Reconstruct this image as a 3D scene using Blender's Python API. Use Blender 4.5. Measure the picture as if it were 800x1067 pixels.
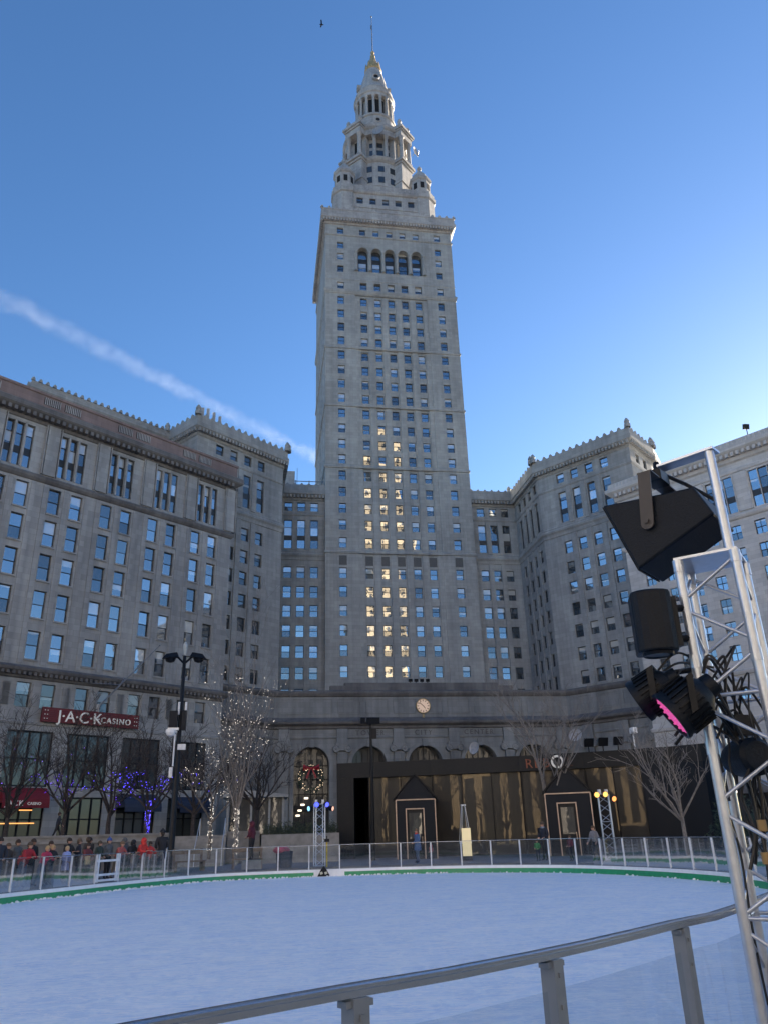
import bpy, bmesh, math, random
from mathutils import Vector, Matrix, noise
R = math.radians
rnd = random.Random(7)
scene = bpy.context.scene
for o in list(bpy.data.objects): bpy.data.objects.remove(o)
COL = scene.collection

# ------------------------------------------------------------------ camera
PITCH, ROLL, YAW, FPX = R(22.67), R(-1.76), R(9.19), 805.7
cam_d = bpy.data.cameras.new('camera'); cam = bpy.data.objects.new('camera', cam_d); COL.objects.link(cam)
scene.camera = cam
cam_d.sensor_fit = 'HORIZONTAL'; cam_d.sensor_width = 36.0; cam_d.lens = FPX / 800 * 36
cam_d.clip_start = 0.05; cam_d.clip_end = 40000
_F = Vector((math.sin(YAW)*math.cos(PITCH), math.cos(YAW)*math.cos(PITCH), math.sin(PITCH)))
_R = Vector((math.cos(YAW), -math.sin(YAW), 0)); _U = _R.cross(_F)
_R2 = _R*math.cos(ROLL) + _U*math.sin(ROLL); _U2 = -_R*math.sin(ROLL) + _U*math.cos(ROLL)
_m = Matrix.Identity(4)
for i in range(3):
    _m[i][0] = _R2[i]; _m[i][1] = _U2[i]; _m[i][2] = -_F[i]
_m[0][3], _m[1][3], _m[2][3] = 0, 0, 1.75
cam.matrix_world = _m
scene.render.resolution_x, scene.render.resolution_y = 767, 1024

# ------------------------------------------------------------------ sky, sun, exposure
SUN_AZ, SUN_EL = R(50), R(9.5)            # azimuth from +Y towards +X: low behind the hotel on the right
w = bpy.data.worlds.new('World'); scene.world = w; w.use_nodes = True
nt = w.node_tree; nt.nodes.clear()
sky = nt.nodes.new('ShaderNodeTexSky'); sky.sky_type = 'NISHITA'; sky.sun_disc = False
sky.sun_elevation = SUN_EL; sky.sun_rotation = SUN_AZ
sky.altitude = 200; sky.air_density = 1.0; sky.dust_density = 0.6; sky.ozone_density = 2.2
bg = nt.nodes.new('ShaderNodeBackground'); bg.inputs['Strength'].default_value = 0.05
wo = nt.nodes.new('ShaderNodeOutputWorld')
hs = nt.nodes.new('ShaderNodeHueSaturation'); hs.inputs['Saturation'].default_value = 1.12; hs.inputs['Value'].default_value = 1.0
tn = nt.nodes.new('ShaderNodeMix'); tn.data_type = 'RGBA'; tn.blend_type = 'MULTIPLY'; tn.inputs['Factor'].default_value = 1; tn.inputs['B'].default_value = (.65, .72, .875, 1)
nt.links.new(hs.outputs[0], tn.inputs['A'])
nt.links.new(sky.outputs[0], hs.inputs['Color']); nt.links.new(tn.outputs['Result'], bg.inputs['Color']); nt.links.new(bg.outputs[0], wo.inputs['Surface'])
sd = bpy.data.lights.new('sun', 'SUN'); sd.energy = 5.0; sd.angle = R(0.5); sd.color = (1.0, 0.86, 0.68)
sun = bpy.data.objects.new('sun', sd); COL.objects.link(sun)
_d = Vector((math.sin(SUN_AZ)*math.cos(SUN_EL), math.cos(SUN_AZ)*math.cos(SUN_EL), math.sin(SUN_EL)))
sun.rotation_euler = _d.to_track_quat('Z', 'Y').to_euler()
scene.view_settings.view_transform = 'Standard'; scene.view_settings.look = 'None'
scene.view_settings.exposure = 2.95; scene.view_settings.gamma = 1.0
scene.view_settings.use_curve_mapping = False

# ------------------------------------------------------------------ materials
def new_mat(name):
    m = bpy.data.materials.new(name); m.use_nodes = True
    n = m.node_tree; b = n.nodes['Principled BSDF']
    return m, n, b
def plain(name, col, rough=0.6, metal=0.0, spec=0.5, var=0.12, scale=6.0, bump=0.0):
    m, n, b = new_mat(name)
    tc = n.nodes.new('ShaderNodeTexCoord'); tx = n.nodes.new('ShaderNodeTexNoise')
    tx.inputs['Scale'].default_value = scale; tx.inputs['Detail'].default_value = 6
    n.links.new(tc.outputs['Object'], tx.inputs['Vector'])
    rp = n.nodes.new('ShaderNodeValToRGB')
    rp.color_ramp.elements[0].position = .3; rp.color_ramp.elements[1].position = .7
    rp.color_ramp.elements[0].color = tuple(c*(1-var) for c in col)+(1,)
    rp.color_ramp.elements[1].color = tuple(min(1, c*(1+var)) for c in col)+(1,)
    n.links.new(tx.outputs['Fac'], rp.inputs['Fac']); n.links.new(rp.outputs[0], b.inputs['Base Color'])
    b.inputs['Roughness'].default_value = rough; b.inputs['Metallic'].default_value = metal
    b.inputs['Specular IOR Level'].default_value = spec
    if bump:
        bp = n.nodes.new('ShaderNodeBump'); bp.inputs['Strength'].default_value = bump; bp.inputs['Distance'].default_value = .02
        n.links.new(tx.outputs['Fac'], bp.inputs['Height']); n.links.new(bp.outputs[0], b.inputs['Normal'])
    return m
def emit(name, col, s):
    m, n, b = new_mat(name)
    b.inputs['Base Color'].default_value = tuple(min(1, c*.6) for c in col)+(1,)
    b.inputs['Emission Color'].default_value = col+(1,); b.inputs['Emission Strength'].default_value = s*.2
    return m
def stone(name, col, bw=1.1, bh=0.55, var=.09, stain=.35, rough=.85, mortar=.72):
    m, n, b = new_mat(name); L = n.links.new
    uv = n.nodes.new('ShaderNodeUVMap')
    br = n.nodes.new('ShaderNodeTexBrick'); L(uv.outputs[0], br.inputs['Vector'])
    br.inputs['Scale'].default_value = 1; br.inputs['Brick Width'].default_value = bw; br.inputs['Row Height'].default_value = bh
    br.inputs['Mortar Size'].default_value = .012; br.inputs['Mortar Smooth'].default_value = .3; br.inputs['Bias'].default_value = 0
    br.inputs['Color1'].default_value = tuple(c*(1-var) for c in col)+(1,)
    br.inputs['Color2'].default_value = tuple(min(1, c*(1+var)) for c in col)+(1,)
    br.inputs['Mortar'].default_value = tuple(c*mortar for c in col)+(1,)
    g = n.nodes.new('ShaderNodeNewGeometry')
    mp = n.nodes.new('ShaderNodeMapping'); mp.inputs['Scale'].default_value = (.16, .16, .05); L(g.outputs['Position'], mp.inputs['Vector'])
    nz = n.nodes.new('ShaderNodeTexNoise'); nz.inputs['Scale'].default_value = 1.6; nz.inputs['Detail'].default_value = 8; nz.inputs['Roughness'].default_value = .65
    L(mp.outputs[0], nz.inputs['Vector'])
    rp = n.nodes.new('ShaderNodeValToRGB'); rp.color_ramp.elements[0].position = .3; rp.color_ramp.elements[1].position = .72
    rp.color_ramp.elements[0].color = (1-stain, 1-stain, 1-stain*.95, 1); rp.color_ramp.elements[1].color = (1.0, 1.0, 1.0, 1)
    mp2 = n.nodes.new('ShaderNodeMapping'); mp2.inputs['Scale'].default_value = (1.5, 1.5, .05); L(g.outputs['Position'], mp2.inputs['Vector'])
    n3 = n.nodes.new('ShaderNodeTexNoise'); n3.inputs['Scale'].default_value = 1.0; n3.inputs['Detail'].default_value = 5; L(mp2.outputs[0], n3.inputs['Vector'])
    m3 = n.nodes.new('ShaderNodeMapRange'); m3.inputs['From Min'].default_value = .35; m3.inputs['From Max'].default_value = .65; m3.inputs['To Min'].default_value = -.09; m3.inputs['To Max'].default_value = .06; L(n3.outputs['Fac'], m3.inputs['Value'])
    a3 = n.nodes.new('ShaderNodeMath'); a3.operation = 'ADD'; L(nz.outputs['Fac'], a3.inputs[0]); L(m3.outputs[0], a3.inputs[1])
    L(a3.outputs[0], rp.inputs['Fac'])
    mx = n.nodes.new('ShaderNodeMix'); mx.data_type = 'RGBA'; mx.blend_type = 'MULTIPLY'; mx.inputs['Factor'].default_value = 1
    L(br.outputs['Color'], mx.inputs['A']); L(rp.outputs[0], mx.inputs['B']); L(mx.outputs['Result'], b.inputs['Base Color'])
    b.inputs['Roughness'].default_value = rough; b.inputs['Specular IOR Level'].default_value = .25
    bp = n.nodes.new('ShaderNodeBump'); bp.inputs['Strength'].default_value = .4; bp.inputs['Distance'].default_value = .02
    n2 = n.nodes.new('ShaderNodeTexNoise'); n2.inputs['Scale'].default_value = 9; L(g.outputs['Position'], n2.inputs['Vector'])
    L(n2.outputs['Fac'], bp.inputs['Height']); L(bp.outputs[0], b.inputs['Normal'])
    return m
def pane_mat(name, refl=.5, blinds=.5, dark=(.012, .014, .018), blind=(.5, .5, .47), tint=(.92, .96, 1.0), wob=.05):
    m, n, b = new_mat(name); L = n.links.new
    oi = n.nodes.new('ShaderNodeObjectInfo'); g = n.nodes.new('ShaderNodeNewGeometry')
    ad = n.nodes.new('ShaderNodeMath'); ad.operation = 'ADD'; L(oi.outputs['Random'], ad.inputs[0]); L(g.outputs['Random Per Island'], ad.inputs[1])
    fr = n.nodes.new('ShaderNodeMath'); fr.operation = 'FRACT'; L(ad.outputs[0], fr.inputs[0])
    m7 = n.nodes.new('ShaderNodeMath'); m7.operation = 'MULTIPLY'; m7.inputs[1].default_value = 7.13; L(fr.outputs[0], m7.inputs[0])
    f2 = n.nodes.new('ShaderNodeMath'); f2.operation = 'FRACT'; L(m7.outputs[0], f2.inputs[0])
    # blind drawn down to a height that differs from window to window
    uv = n.nodes.new('ShaderNodeUVMap'); sp = n.nodes.new('ShaderNodeSeparateXYZ'); L(uv.outputs[0], sp.inputs[0])
    mr = n.nodes.new('ShaderNodeMapRange'); mr.inputs['From Min'].default_value = min(.9995, 1-blinds); mr.inputs['From Max'].default_value = 1
    mr.inputs['To Min'].default_value = 1.0; mr.inputs['To Max'].default_value = .25; L(f2.outputs[0], mr.inputs['Value'])
    gt = n.nodes.new('ShaderNodeMath'); gt.operation = 'GREATER_THAN'; L(sp.outputs['Y'], gt.inputs[0]); L(mr.outputs[0], gt.inputs[1])
    mx = n.nodes.new('ShaderNodeMix'); mx.data_type = 'RGBA'; mx.inputs['A'].default_value = dark+(1,); mx.inputs['B'].default_value = blind+(1,)
    if blinds > 0: L(gt.outputs[0], mx.inputs['Factor'])
    else: mx.inputs['Factor'].default_value = 0
    L(mx.outputs['Result'], b.inputs['Base Color']); b.inputs['Roughness'].default_value = .5
    gl = n.nodes.new('ShaderNodeBsdfGlossy'); gl.inputs['Roughness'].default_value = .015; gl.inputs['Color'].default_value = tint+(1,)
    nz = n.nodes.new('ShaderNodeTexNoise'); nz.inputs['Scale'].default_value = .9; nz.inputs['Detail'].default_value = 2; L(g.outputs['Position'], nz.inputs['Vector'])
    bp = n.nodes.new('ShaderNodeBump'); bp.inputs['Strength'].default_value = wob; bp.inputs['Distance'].default_value = .05
    L(nz.outputs['Fac'], bp.inputs['Height']); L(bp.outputs[0], gl.inputs['Normal'])
    rf = n.nodes.new('ShaderNodeMapRange'); rf.inputs['To Min'].default_value = refl*.45; rf.inputs['To Max'].default_value = min(.97, refl*1.35); L(fr.outputs[0], rf.inputs['Value'])
    ms = n.nodes.new('ShaderNodeMixShader'); L(rf.outputs[0], ms.inputs[0]); L(b.outputs[0], ms.inputs[1]); L(gl.outputs[0], ms.inputs[2])
    L(ms.outputs[0], n.nodes['Material Output'].inputs['Surface'])
    return m
def clear_glass(name, refl=.1, tint=(.86, .9, .93)):
    m, n, b = new_mat(name); L = n.links.new
    tr = n.nodes.new('ShaderNodeBsdfTransparent'); tr.inputs['Color'].default_value = tint+(1,)
    gl = n.nodes.new('ShaderNodeBsdfGlossy'); gl.inputs['Roughness'].default_value = .03
    lw = n.nodes.new('ShaderNodeLayerWeight'); lw.inputs['Blend'].default_value = .25
    mr = n.nodes.new('ShaderNodeMapRange'); mr.inputs['To Min'].default_value = refl*.5; mr.inputs['To Max'].default_value = min(1, refl*5)
    L(lw.outputs['Fresnel'], mr.inputs['Value'])
    # a little grime and frost on the sheet
    df = n.nodes.new('ShaderNodeBsdfDiffuse'); df.inputs['Color'].default_value = (.62, .66, .7, 1)
    nz = n.nodes.new('ShaderNodeTexNoise'); nz.inputs['Scale'].default_value = 5; nz.inputs['Detail'].default_value = 7
    tc = n.nodes.new('ShaderNodeTexCoord'); L(tc.outputs['Object'], nz.inputs['Vector'])
    m2 = n.nodes.new('ShaderNodeMapRange'); m2.inputs['From Min'].default_value = .35; m2.inputs['From Max'].default_value = .8
    m2.inputs['To Min'].default_value = .008; m2.inputs['To Max'].default_value = .06; L(nz.outputs['Fac'], m2.inputs['Value'])
    s0 = n.nodes.new('ShaderNodeMixShader'); L(m2.outputs[0], s0.inputs[0]); L(tr.outputs[0], s0.inputs[1]); L(df.outputs[0], s0.inputs[2])
    ms = n.nodes.new('ShaderNodeMixShader'); L(mr.outputs[0], ms.inputs[0]); L(s0.outputs[0], ms.inputs[1]); L(gl.outputs[0], ms.inputs[2])
    L(ms.outputs[0], n.nodes['Material Output'].inputs['Surface'])
    return m

M = {}
M['stone'] = stone('tower_limestone', (.395, .40, .385), 1.3, .62)
M['stone_base'] = stone('base_granite', (.285, .293, .288), 1.5, .75, stain=.45)
M['stone_wing'] = stone('wing_limestone', (.365, .37, .358), 1.3, .62, stain=.4)
M['stone_store'] = stone('store_limestone', (.375, .38, .37), 1.4, .7, var=.11)
M['stone_hotel'] = stone('hotel_limestone', (.58, .56, .53), 1.5, .55, var=.1, stain=.2)
M['stone_pale'] = stone('crown_limestone', (.45, .44, .425), .9, .5, var=.1, stain=.4)
M['stone_pink'] = stone('parapet_stone', (.27, .205, .19), 1.4, .7)
M['trim_dark'] = stone('weathered_trim', (.2, .195, .19), 1.5, .5, stain=.5)
M['frame'] = plain('window_frame_paint', (.035, .035, .035), .5)
M['frame_pale'] = plain('pale_window_frame', (.3, .3, .29), .5)
M['spandrel'] = plain('dark_spandrel_metal', (.035, .037, .042), .5)
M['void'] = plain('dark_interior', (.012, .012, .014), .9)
M['pane'] = pane_mat('window_glass', .36, tint=(.86, .93, 1.0))
M['pane_store'] = pane_mat('store_window_glass', .36, blinds=.4, tint=(.86, .93, 1.0))
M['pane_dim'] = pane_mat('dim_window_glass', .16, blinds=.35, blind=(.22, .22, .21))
M['louver'] = plain('louver_metal', (.1, .1, .1), .6)
M['gold'] = plain('gilded_cap', (.50, .36, .17), .5, .4)
M['concrete'] = plain('concrete', (.24, .24, .24), .85, scale=2.5, var=.2, bump=.2)
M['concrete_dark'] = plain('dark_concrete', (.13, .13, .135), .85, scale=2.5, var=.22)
M['paving'] = stone('plaza_paving', (.17, .17, .175), .9, .45, var=.12, stain=.3)
M['asphalt'] = plain('asphalt', (.05, .05, .052), .9, scale=3)
M['black'] = plain('black_paint', (.004, .006, .01), .45, spec=.25)
M['black_matte'] = plain('black_textured_paint', (.0035, .0075, .015), .5, spec=.22, var=.3, scale=90, bump=.15)
M['alu'] = plain('brushed_aluminium', (.52, .57, .65), .3, .6, var=.06, scale=30)
M['alu_dull'] = plain('dull_aluminium_rail', (.19, .215, .25), .42, .3, var=.06, scale=14)
M['rail_metal'] = plain('polished_rail', (.34, .38, .44), .26, .75, var=.05)
M['steel_white'] = plain('white_coated_steel', (.62, .64, .67), .4)
M['white_board'] = plain('white_rink_board', (.78, .8, .82), .4, var=.05)
M['green'] = plain('green_kick_plate', (.015, .26, .11), .4, var=.15)
M['pav_black'] = plain('dark_grey_cladding', (.012, .014, .017), .5, spec=.25, var=.1)
M['pane_dark'] = pane_mat('dark_window_glass', .07, blinds=0, dark=(.014, .017, .02))
M['glass_clear'] = clear_glass('rink_glass')
M['bark'] = plain('grey_bark', (.13, .115, .105), .9, var=.35, scale=8)
M['bark_dark'] = plain('dark_bark', (.05, .043, .042), .9, var=.35, scale=8)
M['red_sign'] = plain('red_sign_metal', (.14, .012, .016), .5)
M['white_letter'] = emit('lit_white_letter', (1, .98, .94), .10)
M['red_awning'] = plain('red_awning_canvas', (.17, .008, .016), .7)
M['navy_awning'] = plain('navy_awning_canvas', (.02, .03, .06), .7)

# ------------------------------------------------------------------ mesh builder
class MB:
    def __init__(s): s.v = []; s.f = []; s.mi = []; s.uv = {}
    def quad(s, pts, mi=0, uv=None):
        i = len(s.v); s.v += [tuple(p) for p in pts]; s.f.append(tuple(range(i, i+len(pts)))); s.mi.append(mi)
        if uv: s.uv[len(s.f)-1] = uv
    def hull(s, a, b, mi=0, caps=True):            # loft between two rings
        n = len(a); i = len(s.v); s.v += [tuple(p) for p in a]+[tuple(p) for p in b]
        for k in range(n):
            q = (k+1) % n; s.f.append((i+k, i+q, i+n+q, i+n+k)); s.mi.append(mi)
        if caps:
            s.f.append(tuple(range(i+n-1, i-1, -1))); s.mi.append(mi)
            s.f.append(tuple(range(i+n, i+2*n))); s.mi.append(mi)
    def box(s, x0, x1, y0, y1, z0, z1, mi=0):
        s.hull([(x0, y0, z0), (x1, y0, z0), (x1, y1, z0), (x0, y1, z0)], [(x0, y0, z1), (x1, y0, z1), (x1, y1, z1), (x0, y1, z1)], mi)
    def prism(s, poly, z0, z1, mi=0):
        s.hull([(p[0], p[1], z0) for p in poly], [(p[0], p[1], z1) for p in poly], mi)
    def obox(s, c, ax, ay, az, mi=0):               # centre and three half axes
        c, ax, ay, az = Vector(c), Vector(ax), Vector(ay), Vector(az)
        s.hull([c-ax-ay-az, c+ax-ay-az, c+ax+ay-az, c-ax+ay-az], [c-ax-ay+az, c+ax-ay+az, c+ax+ay+az, c-ax+ay+az], mi)
    def tube(s, pts, rad, n=8, mi=0, caps=True):
        pts = [Vector(p) for p in pts]; m = len(pts); i0 = len(s.v)
        if not isinstance(rad, (list, tuple)): rad = [rad]*m
        up = None
        for k, p in enumerate(pts):
            d = (pts[min(k+1, m-1)]-pts[max(k-1, 0)])
            d = d.normalized() if d.length > 1e-9 else Vector((0, 0, 1))
            if up is None:
                up = Vector((0, 0, 1)) if abs(d.z) < .9 else Vector((1, 0, 0))
            x = d.cross(up); x = x.normalized() if x.length > 1e-6 else d.orthogonal().normalized()
            y = x.cross(d); up = y
            for j in range(n):
                a = 2*math.pi*j/n; s.v.append(tuple(p+(x*math.cos(a)+y*math.sin(a))*rad[k]))
        for k in range(m-1):
            for j in range(n):
                q = (j+1) % n; s.f.append((i0+k*n+j, i0+k*n+q, i0+(k+1)*n+q, i0+(k+1)*n+j)); s.mi.append(mi)
        if caps:
            s.f.append(tuple(range(i0+n-1, i0-1, -1))); s.mi.append(mi)
            s.f.append(tuple(range(i0+(m-1)*n, i0+m*n))); s.mi.append(mi)
    def lathe(s, prof, n=24, c=(0, 0, 0), mi=0, a0=0, a1=2*math.pi, mat=None):
        full = abs(a1-a0-2*math.pi) < 1e-6; k = n if full else n+1; i0 = len(s.v)
        for r_, z in prof:
            for j in range(k):
                a = a0+(a1-a0)*j/n; p = Vector((r_*math.cos(a), r_*math.sin(a), z))
                if mat is not None: p = mat @ p
                s.v.append((p[0]+c[0], p[1]+c[1], p[2]+c[2]))
        for q in range(len(prof)-1):
            for j in range(n):
                t = (j+1) % k; s.f.append((i0+q*k+j, i0+q*k+t, i0+(q+1)*k+t, i0+(q+1)*k+j)); s.mi.append(mi)
    def ball(s, c, r, n=8, mi=0, sz=1.0):
        h = max(4, n//2+1)
        s.lathe([(r*math.sin(math.pi*k/h)+1e-5, -r*sz*math.cos(math.pi*k/h)) for k in range(h+1)], n, c, mi)
    def sweep(s, path, prof, closed=False, mi=0):  # path 2d (outside on the right), profile (offset, z), mitred
        n = len(path); P = [Vector((p[0], p[1])) for p in path]; off = []
        def nrm(a, b): d = (b-a).normalized(); return Vector((d.y, -d.x))
        for k in range(n):
            a = nrm(P[k-1], P[k]) if (k > 0 or closed) else None
            b = nrm(P[k], P[(k+1) % n]) if (k < n-1 or closed) else None
            if a is None: m = b
            elif b is None: m = a
            else: m = (a+b); m = m / max(.2, m.dot(a)) if m.length > 1e-6 else a
            off.append(m)
        i0 = len(s.v); q = len(prof)
        for k in range(n):
            for o, z in prof: p = P[k]+off[k]*o; s.v.append((p.x, p.y, z))
        for k in range(n if closed else n-1):
            k2 = (k+1) % n
            for j in range(q-1):
                s.f.append((i0+k*q+j, i0+k2*q+j, i0+k2*q+j+1, i0+k*q+j+1)); s.mi.append(mi)
    def build(s, name, mats, parent=None, smooth=False, bevel=0):
        me = bpy.data.meshes.new(name); me.from_pydata(s.v, [], s.f)
        if not isinstance(mats, (list, tuple)): mats = [mats]
        for m in mats: me.materials.append(m)
        me.polygons.foreach_set('material_index', s.mi)
        ul = me.uv_layers.new(name='UVMap')
        for pi, p in enumerate(me.polygons):
            u = s.uv.get(pi)
            if u:
                for k, li in enumerate(p.loop_indices): ul.data[li].uv = u[k]
            else:
                nn = p.normal
                if abs(nn.z) > .7: tx, ty = Vector((1, 0, 0)), Vector((0, 1, 0))
                else: tx = Vector((-nn.y, nn.x, 0)).normalized(); ty = Vector((0, 0, 1))
                for li in p.loop_indices:
                    co = me.vertices[me.loops[li].vertex_index].co; ul.data[li].uv = (co.dot(tx), co.dot(ty))
        if smooth:
            me.polygons.foreach_set('use_smooth', [True]*len(me.polygons))
            if hasattr(me, 'set_sharp_from_angle'): me.set_sharp_from_angle(angle=R(38))
        me.update()
        o = bpy.data.objects.new(name, me); COL.objects.link(o)
        if parent is not None: o.parent = parent; o.matrix_parent_inverse = parent_inv(parent)
        return o
def parent_inv(p):
    return (Matrix.Translation(p.location) @ p.rotation_euler.to_matrix().to_4x4()).inverted()
def tag(o, label=None, cat=None, group=None, kind=None):
    if label: o['label'] = label
    if cat: o['category'] = cat
    if group: o['group'] = group
    if kind: o['kind'] = kind
    return o
def thing(name, loc, label, cat, group=None, rz=0.0):
    o = bpy.data.objects.new(name, None); COL.objects.link(o); o.location = loc; o.rotation_euler = (0, 0, rz)
    o.empty_display_size = .3
    return tag(o, label, cat, group)
def text_mesh(txt, size, depth, spacing=1.0):
    cu = bpy.data.curves.new('lettering', 'FONT'); cu.body = txt; cu.size = size; cu.extrude = depth; cu.align_x = 'LEFT'; cu.space_character = spacing
    o = bpy.data.objects.new('lettering', cu); COL.objects.link(o)
    dg = bpy.context.evaluated_depsgraph_get(); me = bpy.data.meshes.new_from_object(o.evaluated_get(dg)); bpy.data.objects.remove(o)
    return me
def place_text(name, txt, mat, size, depth, origin, u, up, parent, spacing=1.0, bold=0.0):
    me = text_mesh(txt, size, depth, spacing); me.name = name
    u = Vector(u).normalized(); up = Vector(up).normalized(); n = u.cross(up)
    mm = Matrix.Identity(4)
    for i in range(3): mm[i][0] = u[i]; mm[i][1] = up[i]; mm[i][2] = n[i]; mm[i][3] = origin[i]
    me.transform(mm); me.materials.clear(); me.materials.append(mat)
    o = bpy.data.objects.new(name, me); COL.objects.link(o)
    if parent is not None: o.parent = parent; o.matrix_parent_inverse = parent_inv(parent)
    return o
class Fr:                                          # a facade frame: A to B along the wall, n pointing out
    def __init__(s, A, B, flip=False):
        s.A = Vector((A[0], A[1])); d = Vector((B[0], B[1]))-s.A; s.len = d.length; s.u = d.normalized()
        s.n = Vector((s.u.y, -s.u.x)) * (-1 if flip else 1)
    def p(s, a, d, z): q = s.A+s.u*a+s.n*d; return Vector((q.x, q.y, z))
    def box(s, mb, a0, a1, d0, d1, z0, z1, mi=0):
        mb.hull([s.p(a0, d0, z0), s.p(a1, d0, z0), s.p(a1, d1, z0), s.p(a0, d1, z0)], [s.p(a0, d0, z1), s.p(a1, d0, z1), s.p(a1, d1, z1), s.p(a0, d1, z1)], mi)
def wall(mb, fr, s0, s1, z0, z1, openings, depth=.35, d=0.0, mi=0):
    S = sorted(set([s0, s1]+[o[0] for o in openings]+[o[1] for o in openings])); Z = sorted(set([z0, z1]+[o[2] for o in openings]+[o[3] for o in openings]))
    S = [x for x in S if s0-1e-6 <= x <= s1+1e-6]; Z = [z for z in Z if z0-1e-6 <= z <= z1+1e-6]
    cols = {}
    for i in range(len(S)-1):
        a, b = S[i], S[i+1]; c = (a+b)/2
        ops = sorted([(o[2], o[3]) for o in openings if o[0]-1e-6 < c < o[1]+1e-6])
        key = tuple(ops); cols.setdefault(i, key)
    i = 0
    while i < len(S)-1:                            # merge neighbouring columns with the same openings
        j = i
        while j+1 < len(S)-1 and cols[j+1] == () and cols[i] == (): j += 1
        a, b = S[i], S[j+1]; z = z0
        for (za, zb) in cols[i]:
            if za > z: mb.quad([fr.p(a, d, z), fr.p(b, d, z), fr.p(b, d, za), fr.p(a, d, za)], mi)
            z = zb
        if z < z1: mb.quad([fr.p(a, d, z), fr.p(b, d, z), fr.p(b, d, z1), fr.p(a, d, z1)], mi)
        i = j+1
    for (a, b, za, zb) in openings:
        e = d-depth
        mb.quad([fr.p(a, d, za), fr.p(a, e, za), fr.p(a, e, zb), fr.p(a, d, zb)], mi)
        mb.quad([fr.p(b, e, za), fr.p(b, d, za), fr.p(b, d, zb), fr.p(b, e, zb)], mi)
        mb.quad([fr.p(a, d, zb), fr.p(a, e, zb), fr.p(b, e, zb), fr.p(b, d, zb)], mi)
        mb.quad([fr.p(a, e, za), fr.p(a, d, za), fr.p(b, d, za), fr.p(b, e, za)], mi)
# windows: one frame mesh and one glass mesh per kind, shared by all copies
WIN = {}
def win_meshes(kind, w, h, fm, pm, sash='double', tdz=.05):
    k = (kind, round(w, 2), round(h, 2))
    if k in WIN: return WIN[k]
    f = MB(); t = .07
    def bx(a, b, c, d_, y0=-.06, y1=.05): f.box(a, b, y0, y1, c, d_)
    bx(-w/2, -w/2+t, 0, h); bx(w/2-t, w/2, 0, h); bx(-w/2+t, w/2-t, 0, t); bx(-w/2+t, w/2-t, h-t, h)
    if sash == 'double': bx(-w/2+t, w/2-t, h*.5-.04, h*.5+.04)
    if sash == 'cross': bx(-w/2+t, w/2-t, h*.5-.04, h*.5+.04); bx(-.03, .03, t, h*.5-.04); bx(-.03, .03, h*.5+.04, h-t)
    if sash == 'tall':
        bx(-w/2+t, w/2-t, h*.30-.04, h*.30+.04); bx(-w/2+t, w/2-t, h*.74-.03, h*.74+.03)
    o = f.build('window', fm); fmesh = o.data; bpy.data.objects.remove(o)
    g = MB()
    if sash == 'tall':
        for za, zb in ((t, h*.30-.04), (h*.46, h*.74-.03), (h*.74+.03, h-t)):
            g.quad([(-w/2+t, 0, za), (w/2-t, 0, za), (w/2-t, 0, zb), (-w/2+t, 0, zb)], 0, [(0, za/h), (1, za/h), (1, zb/h), (0, zb/h)])
        g.quad([(-w/2+t, -.02, h*.30+.04), (w/2-t, -.02, h*.30+.04), (w/2-t, -.02, h*.46), (-w/2+t, -.02, h*.46)], 1)
    elif sash == 'none':
        g.quad([(-w/2+t, 0, t), (w/2-t, 0, t), (w/2-t, 0, h-t), (-w/2+t, 0, h-t)], 0, [(0, 0), (1, 0), (1, 1), (0, 1)])
    else:
        g.quad([(-w/2+t, .015, t), (w/2-t, .015, t), (w/2-t, .015, h*.5-.04), (-w/2+t, .015, h*.5-.04)], 0, [(0, 0), (1, 0), (1, .5), (0, .5)])
        g.quad([(-w/2+t, -.02, h*.5+.04), (w/2-t, -.02, h*.5+.04), (w/2-t, -.02, h-t), (-w/2+t, -.02, h-t)], 0, [(0, .5), (1, .5), (1, 1), (0, 1)])
    o = g.build('pane', [pm, M['spandrel']]); gm = o.data; bpy.data.objects.remove(o)
    WIN[k] = (fmesh, gm); return WIN[k]
def put_window(fr, s, z0, w, h, depth, parent, kind='w', fm=None, pm=None, sash='double', wob=.5, name='window', d=0.0):
    fmesh, gm = win_meshes(kind, w, h, fm or M['frame'], pm or M['pane'], sash)
    o = bpy.data.objects.new(name, fmesh); COL.objects.link(o)
    o.location = fr.p(s, d-depth+.06, z0); ang = math.atan2(fr.n.x, -fr.n.y); o.rotation_euler = (0, 0, ang)
    o.parent = parent; o.matrix_parent_inverse = parent_inv(parent)
    g = bpy.data.objects.new('pane', gm); COL.objects.link(g); g.parent = o
    g.rotation_euler = (R(rnd.gauss(0, wob)), 0, R(rnd.gauss(0, wob)))
    return o
def dentils(mb, fr, s0, s1, d0, d1, z0, z1, pitch, w, mi=0):
    n = max(1, int((s1-s0)/pitch)); p = (s1-s0)/n
    for k in range(n): a = s0+(k+.5)*p; fr.box(mb, a-w/2, a+w/2, d0, d1, z0, z1, mi)
def antefixes(mb, fr, s0, s1, d, z, pitch, w, h, mi=0):
    n = max(1, int((s1-s0)/pitch)); p = (s1-s0)/n
    for k in range(n+1):
        a = s0+k*p
        pts = [(-.5, 0), (.5, 0), (.42, .5), (.22, .85), (0, 1), (-.22, .85), (-.42, .5)]
        mb.hull([fr.p(a+x*w, d-.12, z+y*h) for x, y in pts], [fr.p(a+x*w, d+.12, z+y*h) for x, y in pts], mi)
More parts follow.
